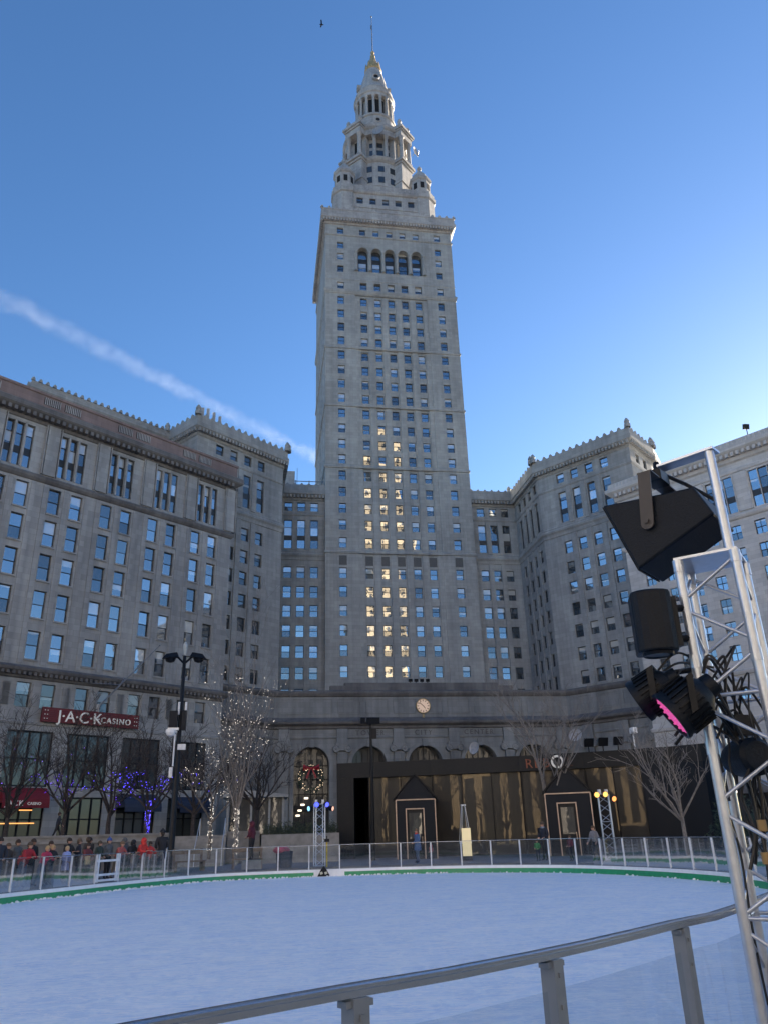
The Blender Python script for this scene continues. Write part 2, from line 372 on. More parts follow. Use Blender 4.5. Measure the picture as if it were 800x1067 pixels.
# ------------------------------------------------------------------ ground and terraces
def catmull(P, k):
    out = []; n = len(P)
    for i in range(n):
        p0, p1, p2, p3 = [Vector(P[(i+j-1) % n]) for j in range(4)]
        for t in range(k):
            t = t/k; out.append(.5*((2*p1)+(p2-p0)*t+(2*p0-5*p1+4*p2-p3)*t*t+(3*p1-p0-3*p2+p3)*t**3))
    return out
RINK = [(-8.3, 29.8), (-10.6, 23), (-10.8, 15), (-9.2, 6.0), (-5, 1.2), (-1.6, 1.5), (.25, 2.42), (.95, 2.86), (1.75, 3.5), (2.46, 4.13), (6, 7.9), (10.3, 13), (13.4, 19), (14.9, 25), (14.95, 29.1),
        (14.35, 32.7), (13.5, 35), (12.3, 36.7), (10.3, 38.5), (8.15, 39.6), (6, 40.2), (2.6, 40.55), (-.8, 40.3), (-2.9, 39.2), (-5, 36.3), (-7, 32.4)]
ring = catmull(RINK, 14)
# resample the outline evenly, half a metre apart
def resample(P, step):
    L = [0]
    for i in range(len(P)): L.append(L[-1]+(P[(i+1) % len(P)]-P[i]).length)
    tot = L[-1]; n = int(round(tot/step)); out = []; j = 0
    for k in range(n):
        t = tot*k/n
        while L[j+1] < t: j += 1
        f = (t-L[j])/(L[j+1]-L[j]); out.append(P[j].lerp(P[(j+1) % len(P)], f))
    return out
EDGE = resample(ring, .365)
EDGE = EDGE[:len(EDGE)//4*4]
NE = len(EDGE)
def enorm(i): d = (EDGE[(i+1) % NE]-EDGE[i-1]).normalized(); return Vector((-d.y, d.x))
_c = sum(EDGE, Vector((0, 0)))/NE
_sgn = 1 if (EDGE[0]-_c).dot(enorm(0)) > 0 else -1
ENORM = [enorm(i)*_sgn for i in range(NE)]         # outward normals
mb = MB()
GZ = .40
rad = [0, .18, 2.0, 8, 40, 400, 4000]
rows = []
for r_ in rad:
    row = []
    for i in range(NE):
        p = EDGE[i]+ENORM[i]*.13
        if r_ > 1:
            d = (EDGE[i]-_c).normalized(); q = _c+d*((EDGE[i]-_c).length+r_); p = q
        row.append((p.x, p.y, GZ if r_ > 0 else -.02))
    rows.append(row)
for k in range(0, len(rows)-1):
    for i in range(NE): q = (i+1) % NE; mb.quad([rows[k][i], rows[k][q], rows[k+1][q], rows[k+1][i]])
g = mb.build('plaza_ground', M['paving']); tag(g, 'grey paved plaza around the ice rink', 'ground', kind='structure')
# ice
m, n, b = new_mat('rink_ice'); L = n.links.new
gx = n.nodes.new('ShaderNodeNewGeometry')
t1 = n.nodes.new('ShaderNodeTexNoise'); t1.inputs['Scale'].default_value = 1.1; t1.inputs['Detail'].default_value = 9; t1.inputs['Roughness'].default_value = .62; L(gx.outputs['Position'], t1.inputs['Vector'])
t2 = n.nodes.new('ShaderNodeTexWave'); t2.wave_type = 'RINGS'; t2.inputs['Scale'].default_value = 1.7; t2.inputs['Distortion'].default_value = 14; t2.inputs['Detail'].default_value = 4; t2.inputs['Detail Scale'].default_value = .7; L(gx.outputs['Position'], t2.inputs['Vector'])
t3 = n.nodes.new('ShaderNodeTexNoise'); t3.inputs['Scale'].default_value = 3.2; t3.inputs['Detail'].default_value = 10; t3.inputs['Roughness'].default_value = .75; t3.inputs['Distortion'].default_value = 1.4; L(gx.outputs['Position'], t3.inputs['Vector'])
rp = n.nodes.new('ShaderNodeValToRGB'); rp.color_ramp.elements[0].position = .32; rp.color_ramp.elements[1].position = .68
rp.color_ramp.elements[0].color = (.70, .84, .97, 1); rp.color_ramp.elements[1].color = (.93, .99, 1.0, 1); L(t1.outputs['Fac'], rp.inputs['Fac'])
r3 = n.nodes.new('ShaderNodeValToRGB'); r3.color_ramp.elements[0].position = .38; r3.color_ramp.elements[1].position = .62
r3.color_ramp.elements[0].color = (.66, .75, .88, 1); r3.color_ramp.elements[1].color = (1, 1, 1, 1); L(t3.outputs['Fac'], r3.inputs['Fac'])
mx = n.nodes.new('ShaderNodeMix'); mx.data_type = 'RGBA'; mx.blend_type = 'MULTIPLY'; mx.inputs['Factor'].default_value = .8; L(rp.outputs[0], mx.inputs['A']); L(r3.outputs[0], mx.inputs['B'])
# skate scratches: thin pale lines where stretched, distorted noises cross one level, in four directions
acc_ = None
for rot_, sc_, wd_, ds_ in ((.5, (.4, 2.2, 1), .02, 1.8), (-.7, (.5, 3.0, 1), .019, 2.6), (1.4, (.35, 1.8, 1), .018, 3.2), (2.3, (1.2, 5, 1), .022, 1.5)):
    mp = n.nodes.new('ShaderNodeMapping'); mp.inputs['Scale'].default_value = sc_; mp.inputs['Rotation'].default_value = (0, 0, rot_); mp.inputs['Location'].default_value = (rot_*9, 3, 0); L(gx.outputs['Position'], mp.inputs['Vector'])
    t4 = n.nodes.new('ShaderNodeTexNoise'); t4.inputs['Scale'].default_value = 1.1; t4.inputs['Detail'].default_value = 4; t4.inputs['Distortion'].default_value = ds_; L(mp.outputs[0], t4.inputs['Vector'])
    r4 = n.nodes.new('ShaderNodeValToRGB'); e = r4.color_ramp.elements; e[0].position = .5-wd_; e[0].color = (0, 0, 0, 1); e[1].position = .5+wd_; e[1].color = (0, 0, 0, 1)
    q = e.new(.5); q.color = (1, 1, 1, 1); L(t4.outputs['Fac'], r4.inputs['Fac'])
    if acc_ is None: acc_ = r4.outputs[0]
    else:
        mm_ = n.nodes.new('ShaderNodeMath'); mm_.operation = 'MAXIMUM'; L(acc_, mm_.inputs[0]); L(r4.outputs[0], mm_.inputs[1]); acc_ = mm_.outputs[0]
mx2 = n.nodes.new('ShaderNodeMix'); mx2.data_type = 'RGBA'; mx2.inputs['B'].default_value = (.97, .98, 1.0, 1); L(mx.outputs['Result'], mx2.inputs['A'])
ml = n.nodes.new('ShaderNodeMath'); ml.operation = 'MULTIPLY'; ml.inputs[1].default_value = .95; L(acc_, ml.inputs[0]); L(ml.outputs[0], mx2.inputs['Factor'])
L(mx2.outputs['Result'], b.inputs['Base Color'])
rr = n.nodes.new('ShaderNodeMapRange'); rr.inputs['To Min'].default_value = .32; rr.inputs['To Max'].default_value = .6; L(t1.outputs['Fac'], rr.inputs['Value']); L(rr.outputs[0], b.inputs['Roughness'])
ba = n.nodes.new('ShaderNodeMath'); ba.operation = 'ADD'; L(t3.outputs['Fac'], ba.inputs[0]); L(acc_, ba.inputs[1])
bp = n.nodes.new('ShaderNodeBump'); bp.inputs['Strength'].default_value = .35; bp.inputs['Distance'].default_value = .01; L(ba.outputs[0], bp.inputs['Height']); L(bp.outputs[0], b.inputs['Normal'])
M['ice'] = m
mb = MB(); i0 = 0
mb.v = [(_c.x, _c.y, 0)]+[(p.x+ENORM[i].x*.05, p.y+ENORM[i].y*.05, 0) for i, p in enumerate(EDGE)]
for i in range(NE): mb.f.append((0, 1+i, 1+(i+1) % NE)); mb.mi.append(0)
tag(mb.build('ice', M['ice']), 'scratched pale blue ice of the skating rink', 'ice', kind='structure')
# raised street terrace on the left, behind two low walls
mb = MB(); mb.quad([(-120, 20, 2.02), (-15.6, 49.6, 2.02), (1.3, 53.4, 2.02), (4, 60, 2.02), (4, 117, 2.02), (-14, 117, 2.02), (-120, 40, 2.02)])
tag(mb.build('upper_terrace', M['paving']), 'raised paved terrace and street in front of the store', 'terrace', kind='structure')
mb = MB(); mb.quad([(-95, 36, 2.05), (-14, 80, 2.05), (-8, 92, 2.05), (-14, 96, 2.05), (-95, 46, 2.05)])
tag(mb.build('road', M['asphalt']), 'dark asphalt street in front of the store', 'road', kind='structure')

# ------------------------------------------------------------------ tower
XC = 24.0; TF = 130.0; TD = 27.6
tower = thing('skyscraper', (XC, TF, 2), 'tall pale limestone skyscraper with a tiered round crown and gilded tip', 'skyscraper')
COLX = [-10.6, -5.83, -2.91, 0, 2.91, 5.83, 10.6]
ROWS = [104.1, 100.75, 97.45, 94.15, 90.7, 87.25, 84.0, 80.75, 77.35, 74.0, 70.65, 67.4, 64.0, 60.65, 57.35, 54.05, 50.6, 44.85, 41.4, 37.95, 34.45, 30.95, 27.35]
fT = Fr((XC-13.8, TF), (XC+13.8, TF)); SX = lambda x: x+13.8
WW, WH = 1.36, 1.95
mb = MB()
oL, oR, oC = [], [], []
for z in ROWS: 
    for ops, x in ((oL, -10.6), (oR, 10.6)): ops.append((SX(x)-WW/2, SX(x)+WW/2, z-WH/2, z+WH/2))
    for x in COLX[1:-1]: oC.append((SX(x)-WW/2, SX(x)+WW/2, z-WH/2, z+WH/2))
extra_z = [122.4, 118.5, 115.5, 112.2, 107.9]
for z in extra_z:
    h = 1.7
    for ops, x in ((oL, -10.6), (oR, 10.6)): ops.append((SX(x)-WW/2, SX(x)+WW/2, z-h/2, z+h/2))
for x in COLX[1:-1]:
    oC.append((SX(x)-.65, SX(x)+.65, 121.5, 123.1)); oC.append((SX(x)-.72, SX(x)+.72, 107.0, 108.9))
ZB = 20.0
wall(mb, fT, 0, SX(-7.6), ZB, 124.6, oL, .38)
wall(mb, fT, SX(7.6), 27.6, ZB, 124.6, oR, .38)
low = [o for o in oC if o[3] < 106.2]; up = [o for o in oC if o[2] > 106.2]
wall(mb, fT, SX(-7.6), SX(7.6), ZB, 105.6, low, .3, d=-.28)
wall(mb, fT, SX(-7.6), SX(7.6), 105.6, 111.8, [o for o in up if o[3] < 111], .6)
wall(mb, fT, SX(-7.6), SX(7.6), 119.6, 124.6, [o for o in up if o[3] > 111], .38)
for x in (-7.6, 7.6): mb.quad([fT.p(SX(x), 0, ZB), fT.p(SX(x), -.28, ZB), fT.p(SX(x), -.28, 105.6), fT.p(SX(x), 0, 105.6)])
mb.quad([fT.p(SX(-7.6), -.28, 105.6), fT.p(SX(7.6), -.28, 105.6), fT.p(SX(7.6), 0, 105.6), fT.p(SX(-7.6), 0, 105.6)])
# arcade of five arches near the top
def arch_panel(mb, fr, s0, s1, z0, z1, c, r, zs, depth, d=0.0, mi=0, n=14):
    mb.quad([fr.p(s0, d, z0), fr.p(c-r, d, z0), fr.p(c-r, d, zs), fr.p(s0, d, zs)], mi)
    mb.quad([fr.p(c+r, d, z0), fr.p(s1, d, z0), fr.p(s1, d, zs), fr.p(c+r, d, zs)], mi)
    for k in range(n):
        a, b_ = math.pi*(1-k/n), math.pi*(1-(k+1)/n)
        xa, xb = c+r*math.cos(a), c+r*math.cos(b_); za, zb = zs+r*math.sin(a), zs+r*math.sin(b_)
        ua = s0+(s1-s0)*k/n; ub = s0+(s1-s0)*(k+1)/n
        mb.quad([fr.p(xa, d, za), fr.p(xb, d, zb), fr.p(ub, d, z1), fr.p(ua, d, z1)], mi)
        mb.quad([fr.p(xa, d, za), fr.p(xa, d-depth, za), fr.p(xb, d-depth, zb), fr.p(xb, d, zb)], mi)
    mb.quad([fr.p(s0, d, zs), fr.p(c-r, d, zs), fr.p(s0, d, z1)], mi); mb.quad([fr.p(c+r, d, zs), fr.p(s1, d, zs), fr.p(s1, d, z1)], mi)
    for x in (c-r, c+r): mb.quad([fr.p(x, d, z0), fr.p(x, d-depth, z0), fr.p(x, d-depth, zs), fr.p(x, d, zs)], mi)
for x in COLX[1:-1]:
    s0 = SX(x)-1.455 if x > -5 else SX(-7.6); s1 = SX(x)+1.455 if x < 5 else SX(7.6)
    arch_panel(mb, fT, s0, s1, 111.8, 119.6, SX(x), 1.08, 117.1, 1.1)
def arch_ring(mb, fr, c, zs, r0, r1, d0, d1, mi=0, n=14):
    for k in range(n):
        a, b_ = math.pi*k/n, math.pi*(k+1)/n
        P = lambda r_, t, dd: fr.p(c+r_*math.cos(t), dd, zs+r_*math.sin(t))
        mb.quad([P(r0, a, d1), P(r1, a, d1), P(r1, b_, d1), P(r0, b_, d1)], mi); mb.quad([P(r1, a, d0), P(r1, a, d1), P(r1, b_, d1), P(r1, b_, d0)], mi)
        mb.quad([P(r0, a, d0), P(r0, a, d1), P(r0, b_, d1), P(r0, b_, d0)], mi)
for x in COLX[1:-1]: arch_ring(mb, fT, SX(x), 117.1, 1.1, 1.42, 0, .14)
for x in [-7.28, -4.37, -1.455, 1.455, 4.37, 7.28]:
    c = fT.p(SX(x), .05, 0); mb.lathe([(.42, 111.9), (.42, 112.2), (.3, 112.35), (.27, 116.6), (.42, 116.9), (.45, 117.15)], 10, (c.x, c.y, 0))
# channels: slim piers between the middle windows
for x in (-7.24, -4.37, -1.455, 1.455, 4.37, 7.24):
    fT.box(mb, SX(x)-.55, SX(x)+.55, -.285, -.1, ZB, 103.0+2.3)
# sides and back
fL = Fr((XC-13.8, TF+TD), (XC-13.8, TF)); fRr = Fr((XC+13.8, TF), (XC+13.8, TF+TD)); fBk = Fr((XC+13.8, TF+TD), (XC-13.8, TF+TD))
sideops = [(SX(x)-WW/2, SX(x)+WW/2, z-WH/2, z+WH/2) for z in ROWS for x in COLX]
wall(mb, fL, 0, TD, ZB, 124.6, sideops, .38); wall(mb, fRr, 0, TD, ZB, 124.6, [], .3); wall(mb, fBk, 0, TD, ZB, 124.6, [], .3)
mb.quad([(XC-13.8, TF, 124.6), (XC+13.8, TF, 124.6), (XC+13.8, TF+TD, 124.6), (XC-13.8, TF+TD, 124.6)])
mb.build('shaft', M['stone'], tower)
TP = [(XC-13.8, TF+TD), (XC-13.8, TF), (XC+13.8, TF), (XC+13.8, TF+TD)]
def band(path, prof, mat, parent, name='belt_course', closed=False):
    q_ = MB(); q_.sweep(path, prof, closed=closed); return q_.build(name, mat, parent)
for z in (92.45, 79.05, 65.75, 48.75): band(TP, [(0, z-.28), (.16, z-.22), (.2, z+.12), (0, z+.3)], M['stone'], tower)
band(TP, [(0, 105.7), (.12, 105.8), (.3, 106.3), (.34, 106.75), (0, 107.0)], M['stone'], tower)
band(TP, [(0, 121.0), (.16, 121.1), (.22, 121.4), (0, 121.6)], M['stone'], tower)
band(TP, [(0, 109.2), (.05, 109.3), (.1, 109.5), (0, 109.7)], M['stone'], tower)
mb = MB()
mb.sweep(TP, [(0, 124.0), (.25, 124.1), (.3, 124.5), (.95, 125.2), (1.05, 125.3), (1.05, 126.0), (.85, 126.1), (.85, 127.35), (.95, 127.45), (.95, 127.7), (.5, 127.7), (.5, 124.6)])
dentils(mb, fT, -.7, 28.3, .3, .98, 124.5, 125.15, .62, .32); dentils(mb, fL, -.7, 28.3, .3, .98, 124.5, 125.15, .62, .32)
antefixes(mb, fT, -.8, 28.4, .7, 127.68, 1.55, .75, .75); antefixes(mb, fL, -.8, 28.4, .7, 127.68, 1.55, .75, .75); antefixes(mb, fRr, -.8, 28.4, .7, 127.68, 1.55, .75, .75)
mb.build('cornice', M['stone_pale'], tower)
# windows: nearest hundred as parts, the rest together
lows = []
for z in reversed(ROWS):
    for x in COLX: lows.append((x, z))
for x, z in lows[:98]:
    dd = 0 if abs(x) > 8 else -.28
    put_window(fT, SX(x), z-WH/2, WW, WH, .38 if abs(x) > 8 else .3, tower, 'tw', d=dd, wob=.35)
mbf = MB(); mbg = MB()
def flat_window(fr, s, z0, w, h, d):
    fr.box(mbf, s-w/2, s-w/2+.07, d, d+.08, z0, z0+h); fr.box(mbf, s+w/2-.07, s+w/2, d, d+.08, z0, z0+h); fr.box(mbf, s-w/2, s+w/2, d+.003, d+.083, z0+h*.5-.04, z0+h*.5+.04)
    e = [rnd.gauss(0, .008) for _ in range(3)]
    pts = [(s-w/2+.07, z0), (s+w/2-.07, z0), (s+w/2-.07, z0+h), (s-w/2+.07, z0+h)]
    mbg.quad([fr.p(a, d+.03+(a-s)*e[0]+(z-z0-h/2)*e[1], z) for a, z in pts], 0, [(0, 0), (1, 0), (1, 1), (0, 1)])
for x, z in lows[98:]:
    flat_window(fT, SX(x), z-WH/2, WW, WH, (0 if abs(x) > 8 else -.28)-.32)
for z in extra_z:
    for x in (-10.6, 10.6): flat_window(fT, SX(x), z-.85, WW, 1.7, -.33)
for x in COLX[1:-1]:
    flat_window(fT, SX(x), 121.5, 1.3, 1.6, -.33); flat_window(fT, SX(x), 107, 1.44, 1.9, -.55)
    flat_window(fT, SX(x), 112.4, 1.7, 2.3, -1.05); flat_window(fT, SX(x), 115.9, 1.9, 2.2, -1.05)
    fT.box(mbf, SX(x)-1.1, SX(x)+1.1, -1.2, -1.1, 111.8, 118.4)
for s0 in sideops: flat_window(fL, (s0[0]+s0[1])/2, s0[2], WW, WH, -.33)
wf = mbf.build('window', M['frame'], tower); tag(wf, kind='stuff')
tag(mbg.build('pane', M['pane'], wf), kind='stuff')
for x in COLX:
    d0 = -.28 if abs(x) < 8 else 0; mb = MB()
    for k in range(6): fT.box(mb, SX(x)-.68, SX(x)+.68, d0, d0+.07, 46.35+k*.3, 46.53+k*.3)
    fT.box(mb, SX(x)-.7, SX(x)+.7, d0-.05, d0+.02, 46.3, 48.1); mb.build('louver', M['louver'], tower)
# upper block and turrets
YC = TF+TD/2
mb = MB()
hb = 11.2; cb = 3.2
def chamf(h, c): return [(XC-h, YC-h+c), (XC-h+c, YC-h), (XC+h-c, YC-h), (XC+h, YC-h+c), (XC+h, YC+h-c), (XC+h-c, YC+h), (XC-h+c, YC+h), (XC-h, YC+h-c)]
ch = chamf(hb, cb); fU = Fr(ch[1], ch[2])
ops = [(fU.len/2+x-.72, fU.len/2+x+.72, z-.85, z+.85) for x in (-5.83, -2.91, 0, 2.91, 5.83) for z in (130.2, 134.05)]
wall(mb, fU, 0, fU.len, 124.6, 138.1, ops, .4)
for k in range(8):
    if k != 1: f_ = Fr(ch[k], ch[(k+1) % 8]); wall(mb, f_, 0, f_.len, 124.6, 138.1, [], .3)
mb.quad([(p[0], p[1], 138.1) for p in ch])
for k in (0, 2, 4, 6):                             # pylons at the corners
    a, b_ = Vector(ch[k]), Vector(ch[(k+1) % 8]); mid = (a+b_)/2; o_ = (mid-Vector((XC, YC))).normalized(); c = mid-o_*1.2
    mb.lathe([(3.1, 124.6), (3.1, 136.0), (3.45, 136.3), (3.5, 137.2), (3.2, 137.4), (3.2, 138.3), (0.01, 138.3)], 8, (c.x, c.y, 0), a0=R(22.5), a1=R(382.5))
mb.build('upper_block', M['stone_pale'], tower)
mb = MB(); cp_ = ch+[ch[0]]
mb.sweep(ch, [(0, 136.0), (.3, 136.2), (.45, 136.6), (.45, 137.0), (.1, 137.2), (.1, 138.6), (-.2, 138.6), (-.2, 138.0)], closed=True)
mb.sweep(ch, [(0, 131.9), (.14, 132.0), (.14, 132.35), (0, 132.45)], closed=True)
for k in range(13): fU.box(mb, .6+k*1.16, 1.1+k*1.16, .1, .25, 137.3, 138.3)
mb.build('block_cornice', M['stone_pale'], tower)
for x in (-5.83, -2.91, 0, 2.91, 5.83):
    for z in (130.2, 134.05):
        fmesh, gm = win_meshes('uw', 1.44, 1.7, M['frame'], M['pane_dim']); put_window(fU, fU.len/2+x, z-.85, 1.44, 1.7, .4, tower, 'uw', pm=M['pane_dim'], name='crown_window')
for sx in (-1, 1):
    for sy in (-1, 1):
        cx, cy = XC+sx*8.9, YC+sy*8.4
        t_ = MB(); t_.lathe([(2.35, 138.1), (2.35, 142.9), (2.65, 143.2), (2.75, 143.7), (2.4, 144.0), (1.9, 145.2), (.9, 146.6), (.45, 147.4), (.3, 147.6), (.55, 148.0), (.55, 148.4), (.2, 148.7), (.1, 149.2), (.001, 149.3)], 8, (cx, cy, 0), a0=R(22.5), a1=R(382.5))
        o = t_.build('turret', M['stone_pale'], tower)
        t_ = MB()
        for k in range(8):
            a = R(45*k); c = Vector((cx+2.15*math.cos(a), cy+2.15*math.sin(a), 141.2)); t_.obox(c, (.06*math.cos(a), .06*math.sin(a), 0), (-.45*math.sin(a), .45*math.cos(a), 0), (0, 0, .9))
        t_.build('opening', M['void'], o)
# drum
mb = MB(); CC = (XC, YC, 0)
mb.lathe([(7.2, 138.0), (7.2, 143.0), (7.32, 143.1), (7.32, 143.4), (7.2, 143.5), (7.2, 150.6), (7.5, 150.8), (7.9, 151.3), (8.0, 151.7), (7.6, 151.9), (7.6, 152.3), (.01, 152.3)], 64, CC)
mb.lathe([(6.0, 152.3), (6.0, 160.0)], 64, CC)
for k in range(4):
    a = R(45+90*k); ux = Vector((math.cos(a), math.sin(a), 0)); uy = Vector((-math.sin(a), math.cos(a), 0)); c = Vector((XC, YC, 0))
    def blk(r0, r1, hw, z0, z1): mb.obox(c+ux*((r0+r1)/2)+Vector((0, 0, (z0+z1)/2)), ux*((r1-r0)/2), uy*hw, Vector((0, 0, (z1-z0)/2)))
    blk(5.5, 8.9, 2.3, 138, 144.5); blk(5.5, 9.1, 2.45, 144.5, 145.1); blk(5.5, 9.0, 2.2, 145.1, 150.4); blk(5.5, 9.3, 2.4, 150.4, 151.0); blk(5.5, 9.7, 2.7, 151.0, 151.7); blk(5.5, 9.3, 2.4, 151.7, 152.35)
    blk(5.5, 7.1, 2.2, 152.3, 160)
    blk(5.5, 9.3, 2.3, 159.3, 161.0); blk(5.5, 9.6, 2.5, 161.0, 161.5); blk(5.5, 9.9, 2.75, 161.5, 162.2); blk(5.5, 9.2, 2.2, 162.2, 163.4)
    for hw in (-1.7, 1.7):
        p = c+ux*8.6+uy*hw; mb.lathe([(.5, 163.4), (.35, 163.8), (.6, 164.3), (.5, 164.9), (.15, 165.4), (.01, 165.7)], 8, (p.x, p.y, 0))
mb.lathe([(6.0, 159.3), (7.7, 159.3), (7.7, 161.0), (8.0, 161.2), (8.3, 161.6), (8.3, 162.2), (7.6, 162.4), (7.6, 163.4), (.01, 163.4)], 64, CC)
# lantern
mb.lathe([(5.2, 163.4), (5.2, 164.3), (5.0, 164.5), (5.0, 168.8), (5.3, 169.0), (5.35, 169.5), (5.0, 169.7), (3.7, 169.8), (3.7, 176.4), (4.9, 176.4), (4.95, 177.2), (5.25, 177.5), (5.3, 178.0), (4.8, 178.2), (4.75, 179.6), (4.85, 179.8), (4.3, 180.3), (3.75, 182.5), (3.2, 185.5), (2.6, 188.0), (2.1, 189.6), (2.15, 189.9)], 64, CC)
mb.build('drum', M['stone_pale'], tower, smooth=True)
def column(name, x, y, z0, z1, r, mat, parent, n=12):
    q = MB(); q.lathe([(r*1.35, z0), (r*1.35, z0+.25), (r*1.1, z0+.45), (r, z0+.6), (r*.86, z1-.7), (r*1.0, z1-.55), (r*1.35, z1-.2), (r*1.35, z1)], n, (x, y, 0)); return q.build(name, mat, parent, smooth=True)
for k in range(4):
    a = R(45+90*k); ux = Vector((math.cos(a), math.sin(a))); uy = Vector((-math.sin(a), math.cos(a)))
    for hw in (-1.55, 1.55): p = Vector((XC, YC))+ux*8.75+uy*hw; column('column', p.x, p.y, 152.3, 159.3, .55, M['stone_pale'], tower)
    a2 = R(90*k)
    for t in (-11.5, 11.5): column('column', XC+7.1*math.cos(a2+R(t)), YC+7.1*math.sin(a2+R(t)), 152.3, 159.3, .5, M['stone_pale'], tower)
for k in range(16):
    a = R(22.5*k+11.25); column('lantern_column', XC+4.55*math.cos(a), YC+4.55*math.sin(a), 169.75, 176.4, .38, M['stone_pale'], tower, 8)
def curved_window(a, r, z0, z1, hw, parent, name='drum_window', mat=None, arch=False):
    q = MB(); ux = Vector((math.cos(a), math.sin(a), 0)); uy = Vector((-math.sin(a), math.cos(a), 0)); c = Vector((XC, YC, 0))
    q.obox(c+ux*r+Vector((0, 0, (z0+z1)/2)), ux*.12, uy*hw, Vector((0, 0, (z1-z0)/2)), 0)
    if arch: q.lathe([(.001, .12), (hw, .12), (hw, -.12)], 16, tuple(c+ux*r+Vector((0, 0, z1))), mat=Matrix((( -uy.x, 0, ux.x), (-uy.y, 0, ux.y), (0, 1, 0))))
    return q.build(name, mat or M['void'], parent)
for k in range(4):
    for t in (-23, 0, 23):
        a = R(90*k+t)
        if k == 3 or k == 2:
            curved_window(a, 7.16, 144.2, 146.0, .72, tower, mat=M['pane_dark']); curved_window(a, 7.16, 147.6, 149.3, .72, tower, mat=M['pane_dark']); curved_window(a, 7.16, 140.8, 142.5, .72, tower, mat=M['pane_dark'])
        curved_window(a, 5.95, 152.8, 155.6, .85, tower, mat=M['pane_dark']); curved_window(a, 5.95, 156.6, 158.0, .7, tower, mat=M['pane_dark'])
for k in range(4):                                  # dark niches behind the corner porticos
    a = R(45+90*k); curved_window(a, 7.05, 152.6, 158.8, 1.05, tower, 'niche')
for k in range(16):
    if k % 4 != 2: curved_window(R(22.5*k), 3.64, 170.3, 175.9, .62, tower, 'lantern_opening')
for k in range(8):
    a = R(45*k-90); q = MB(); ux = Vector((math.cos(a), math.sin(a), 0)); uy = Vector((-math.sin(a), math.cos(a), 0)); c = Vector((XC, YC, 183.6))+ux*3.9
    mm = Matrix(((-uy.x, 0, ux.x), (-uy.y, 0, ux.y), (0, 1, 0)))
    if k % 2 == 0:
        q.lathe([(.001, .35), (.6, .35), (.65, .5), (1.0, .5), (1.05, -1.2)], 14, tuple(c), mat=mm); o = q.build('dormer', M['stone_pale'], tower)
        q = MB(); q.lathe([(.001, .37), (.6, .37)], 14, tuple(c), mat=mm); q.build('opening', M['void'], o)
    c = Vector((XC, YC, 167.3))+ux*4.9
    if k % 2 == 0:
        q = MB(); q.lathe([(.001, .16), (.55, .16), (.58, .25), (.8, .25), (.82, 0)], 16, tuple(c), mat=mm); o = q.build('oval_window', M['stone_pale'], tower)
        q = MB(); q.lathe([(.001, .18), (.5, .18)], 14, tuple(c), mat=mm); q.build('opening', M['void'], o)
mb = MB(); mb.lathe([(2.1, 189.9), (2.3, 190.1), (2.3, 190.6), (1.85, 190.9), (1.7, 191.6), (1.75, 192.2), (1.55, 192.8), (1.05, 194.2), (.75, 195.6), (.6, 196.2), (.7, 196.5), (.45, 196.9), (.45, 197.6), (.55, 198.0), (.3, 198.5), (.13, 198.9), (.001, 198.9)], 20, CC)
for k in range(8):
    a = R(45*k); mb.lathe([(.3, 191.0), (.34, 191.6), (.2, 192.6), (.02, 193.4)], 6, (XC+1.85*math.cos(a), YC+1.85*math.sin(a), 0))
mb.build('gilded_finial', M['gold'], tower, smooth=True)
mb = MB(); mb.tube([(XC, YC, 198.8), (XC, YC, 206), (XC, YC, 212.4)], [.16, .13, .08], 8); mb.ball((XC, YC, 212.6), .25); mb.obox((XC-.1, YC, 208.2), (.22, 0, 0), (0, .1, 0), (0, 0, .8))
mb.build('mast', M['alu_dull'], tower)
def dish(loc, az, r, nm, label, tilt=.1):
    t = thing(nm, loc, label, 'satellite dish'); a = R(az); ux = Vector((math.cos(a), math.sin(a), tilt)).normalized()
    y = Vector((0, 0, 1)).cross(ux).normalized(); z = ux.cross(y); mm = Matrix(((y.x, z.x, ux.x), (y.y, z.y, ux.y), (y.z, z.z, ux.z)))
    q = MB(); q.lathe([(.02, 0), (r*.5, r*.09), (r*.8, r*.2), (r, r*.32), (r, r*.27), (r*.8, r*.15), (r*.5, r*.04), (.02, -.04)], 24, tuple(loc), mat=mm); q.build('reflector', plain('dish_grey', (.3, .31, .33), .5), t, smooth=True)
    q = MB(); L_ = Vector(loc); f = L_+ux*r*.9
    for k in range(3): an = 2*math.pi*k/3; q.tube([L_+(y*math.cos(an)+z*math.sin(an))*r*.95+ux*r*.3, f], r*.02, 4)
    q.ball(tuple(f), r*.09); q.tube([L_-ux*.05, L_-ux*r*.5-Vector((0, 0, r*.6))], r*.06, 6); q.build('feed_arm', M['alu_dull'], t)
    return t
dish((XC-.4, YC-8.2, 159.6), -120, 1.5, 'satellite_dish', 'large white satellite dish hung on the front of the skyscraper crown')
dish((XC+9.2, YC-3.5, 159.0), -40, 1.3, 'satellite_dish', 'satellite dish jutting from the right side of the skyscraper crown')
M['pane_arch'] = pane_mat('arch_glass', .022, blinds=0, dark=(.01, .012, .014))
M['pane_shopfront'] = pane_mat('shopfront_glass', .05, blinds=0, dark=(.02, .026, .026))
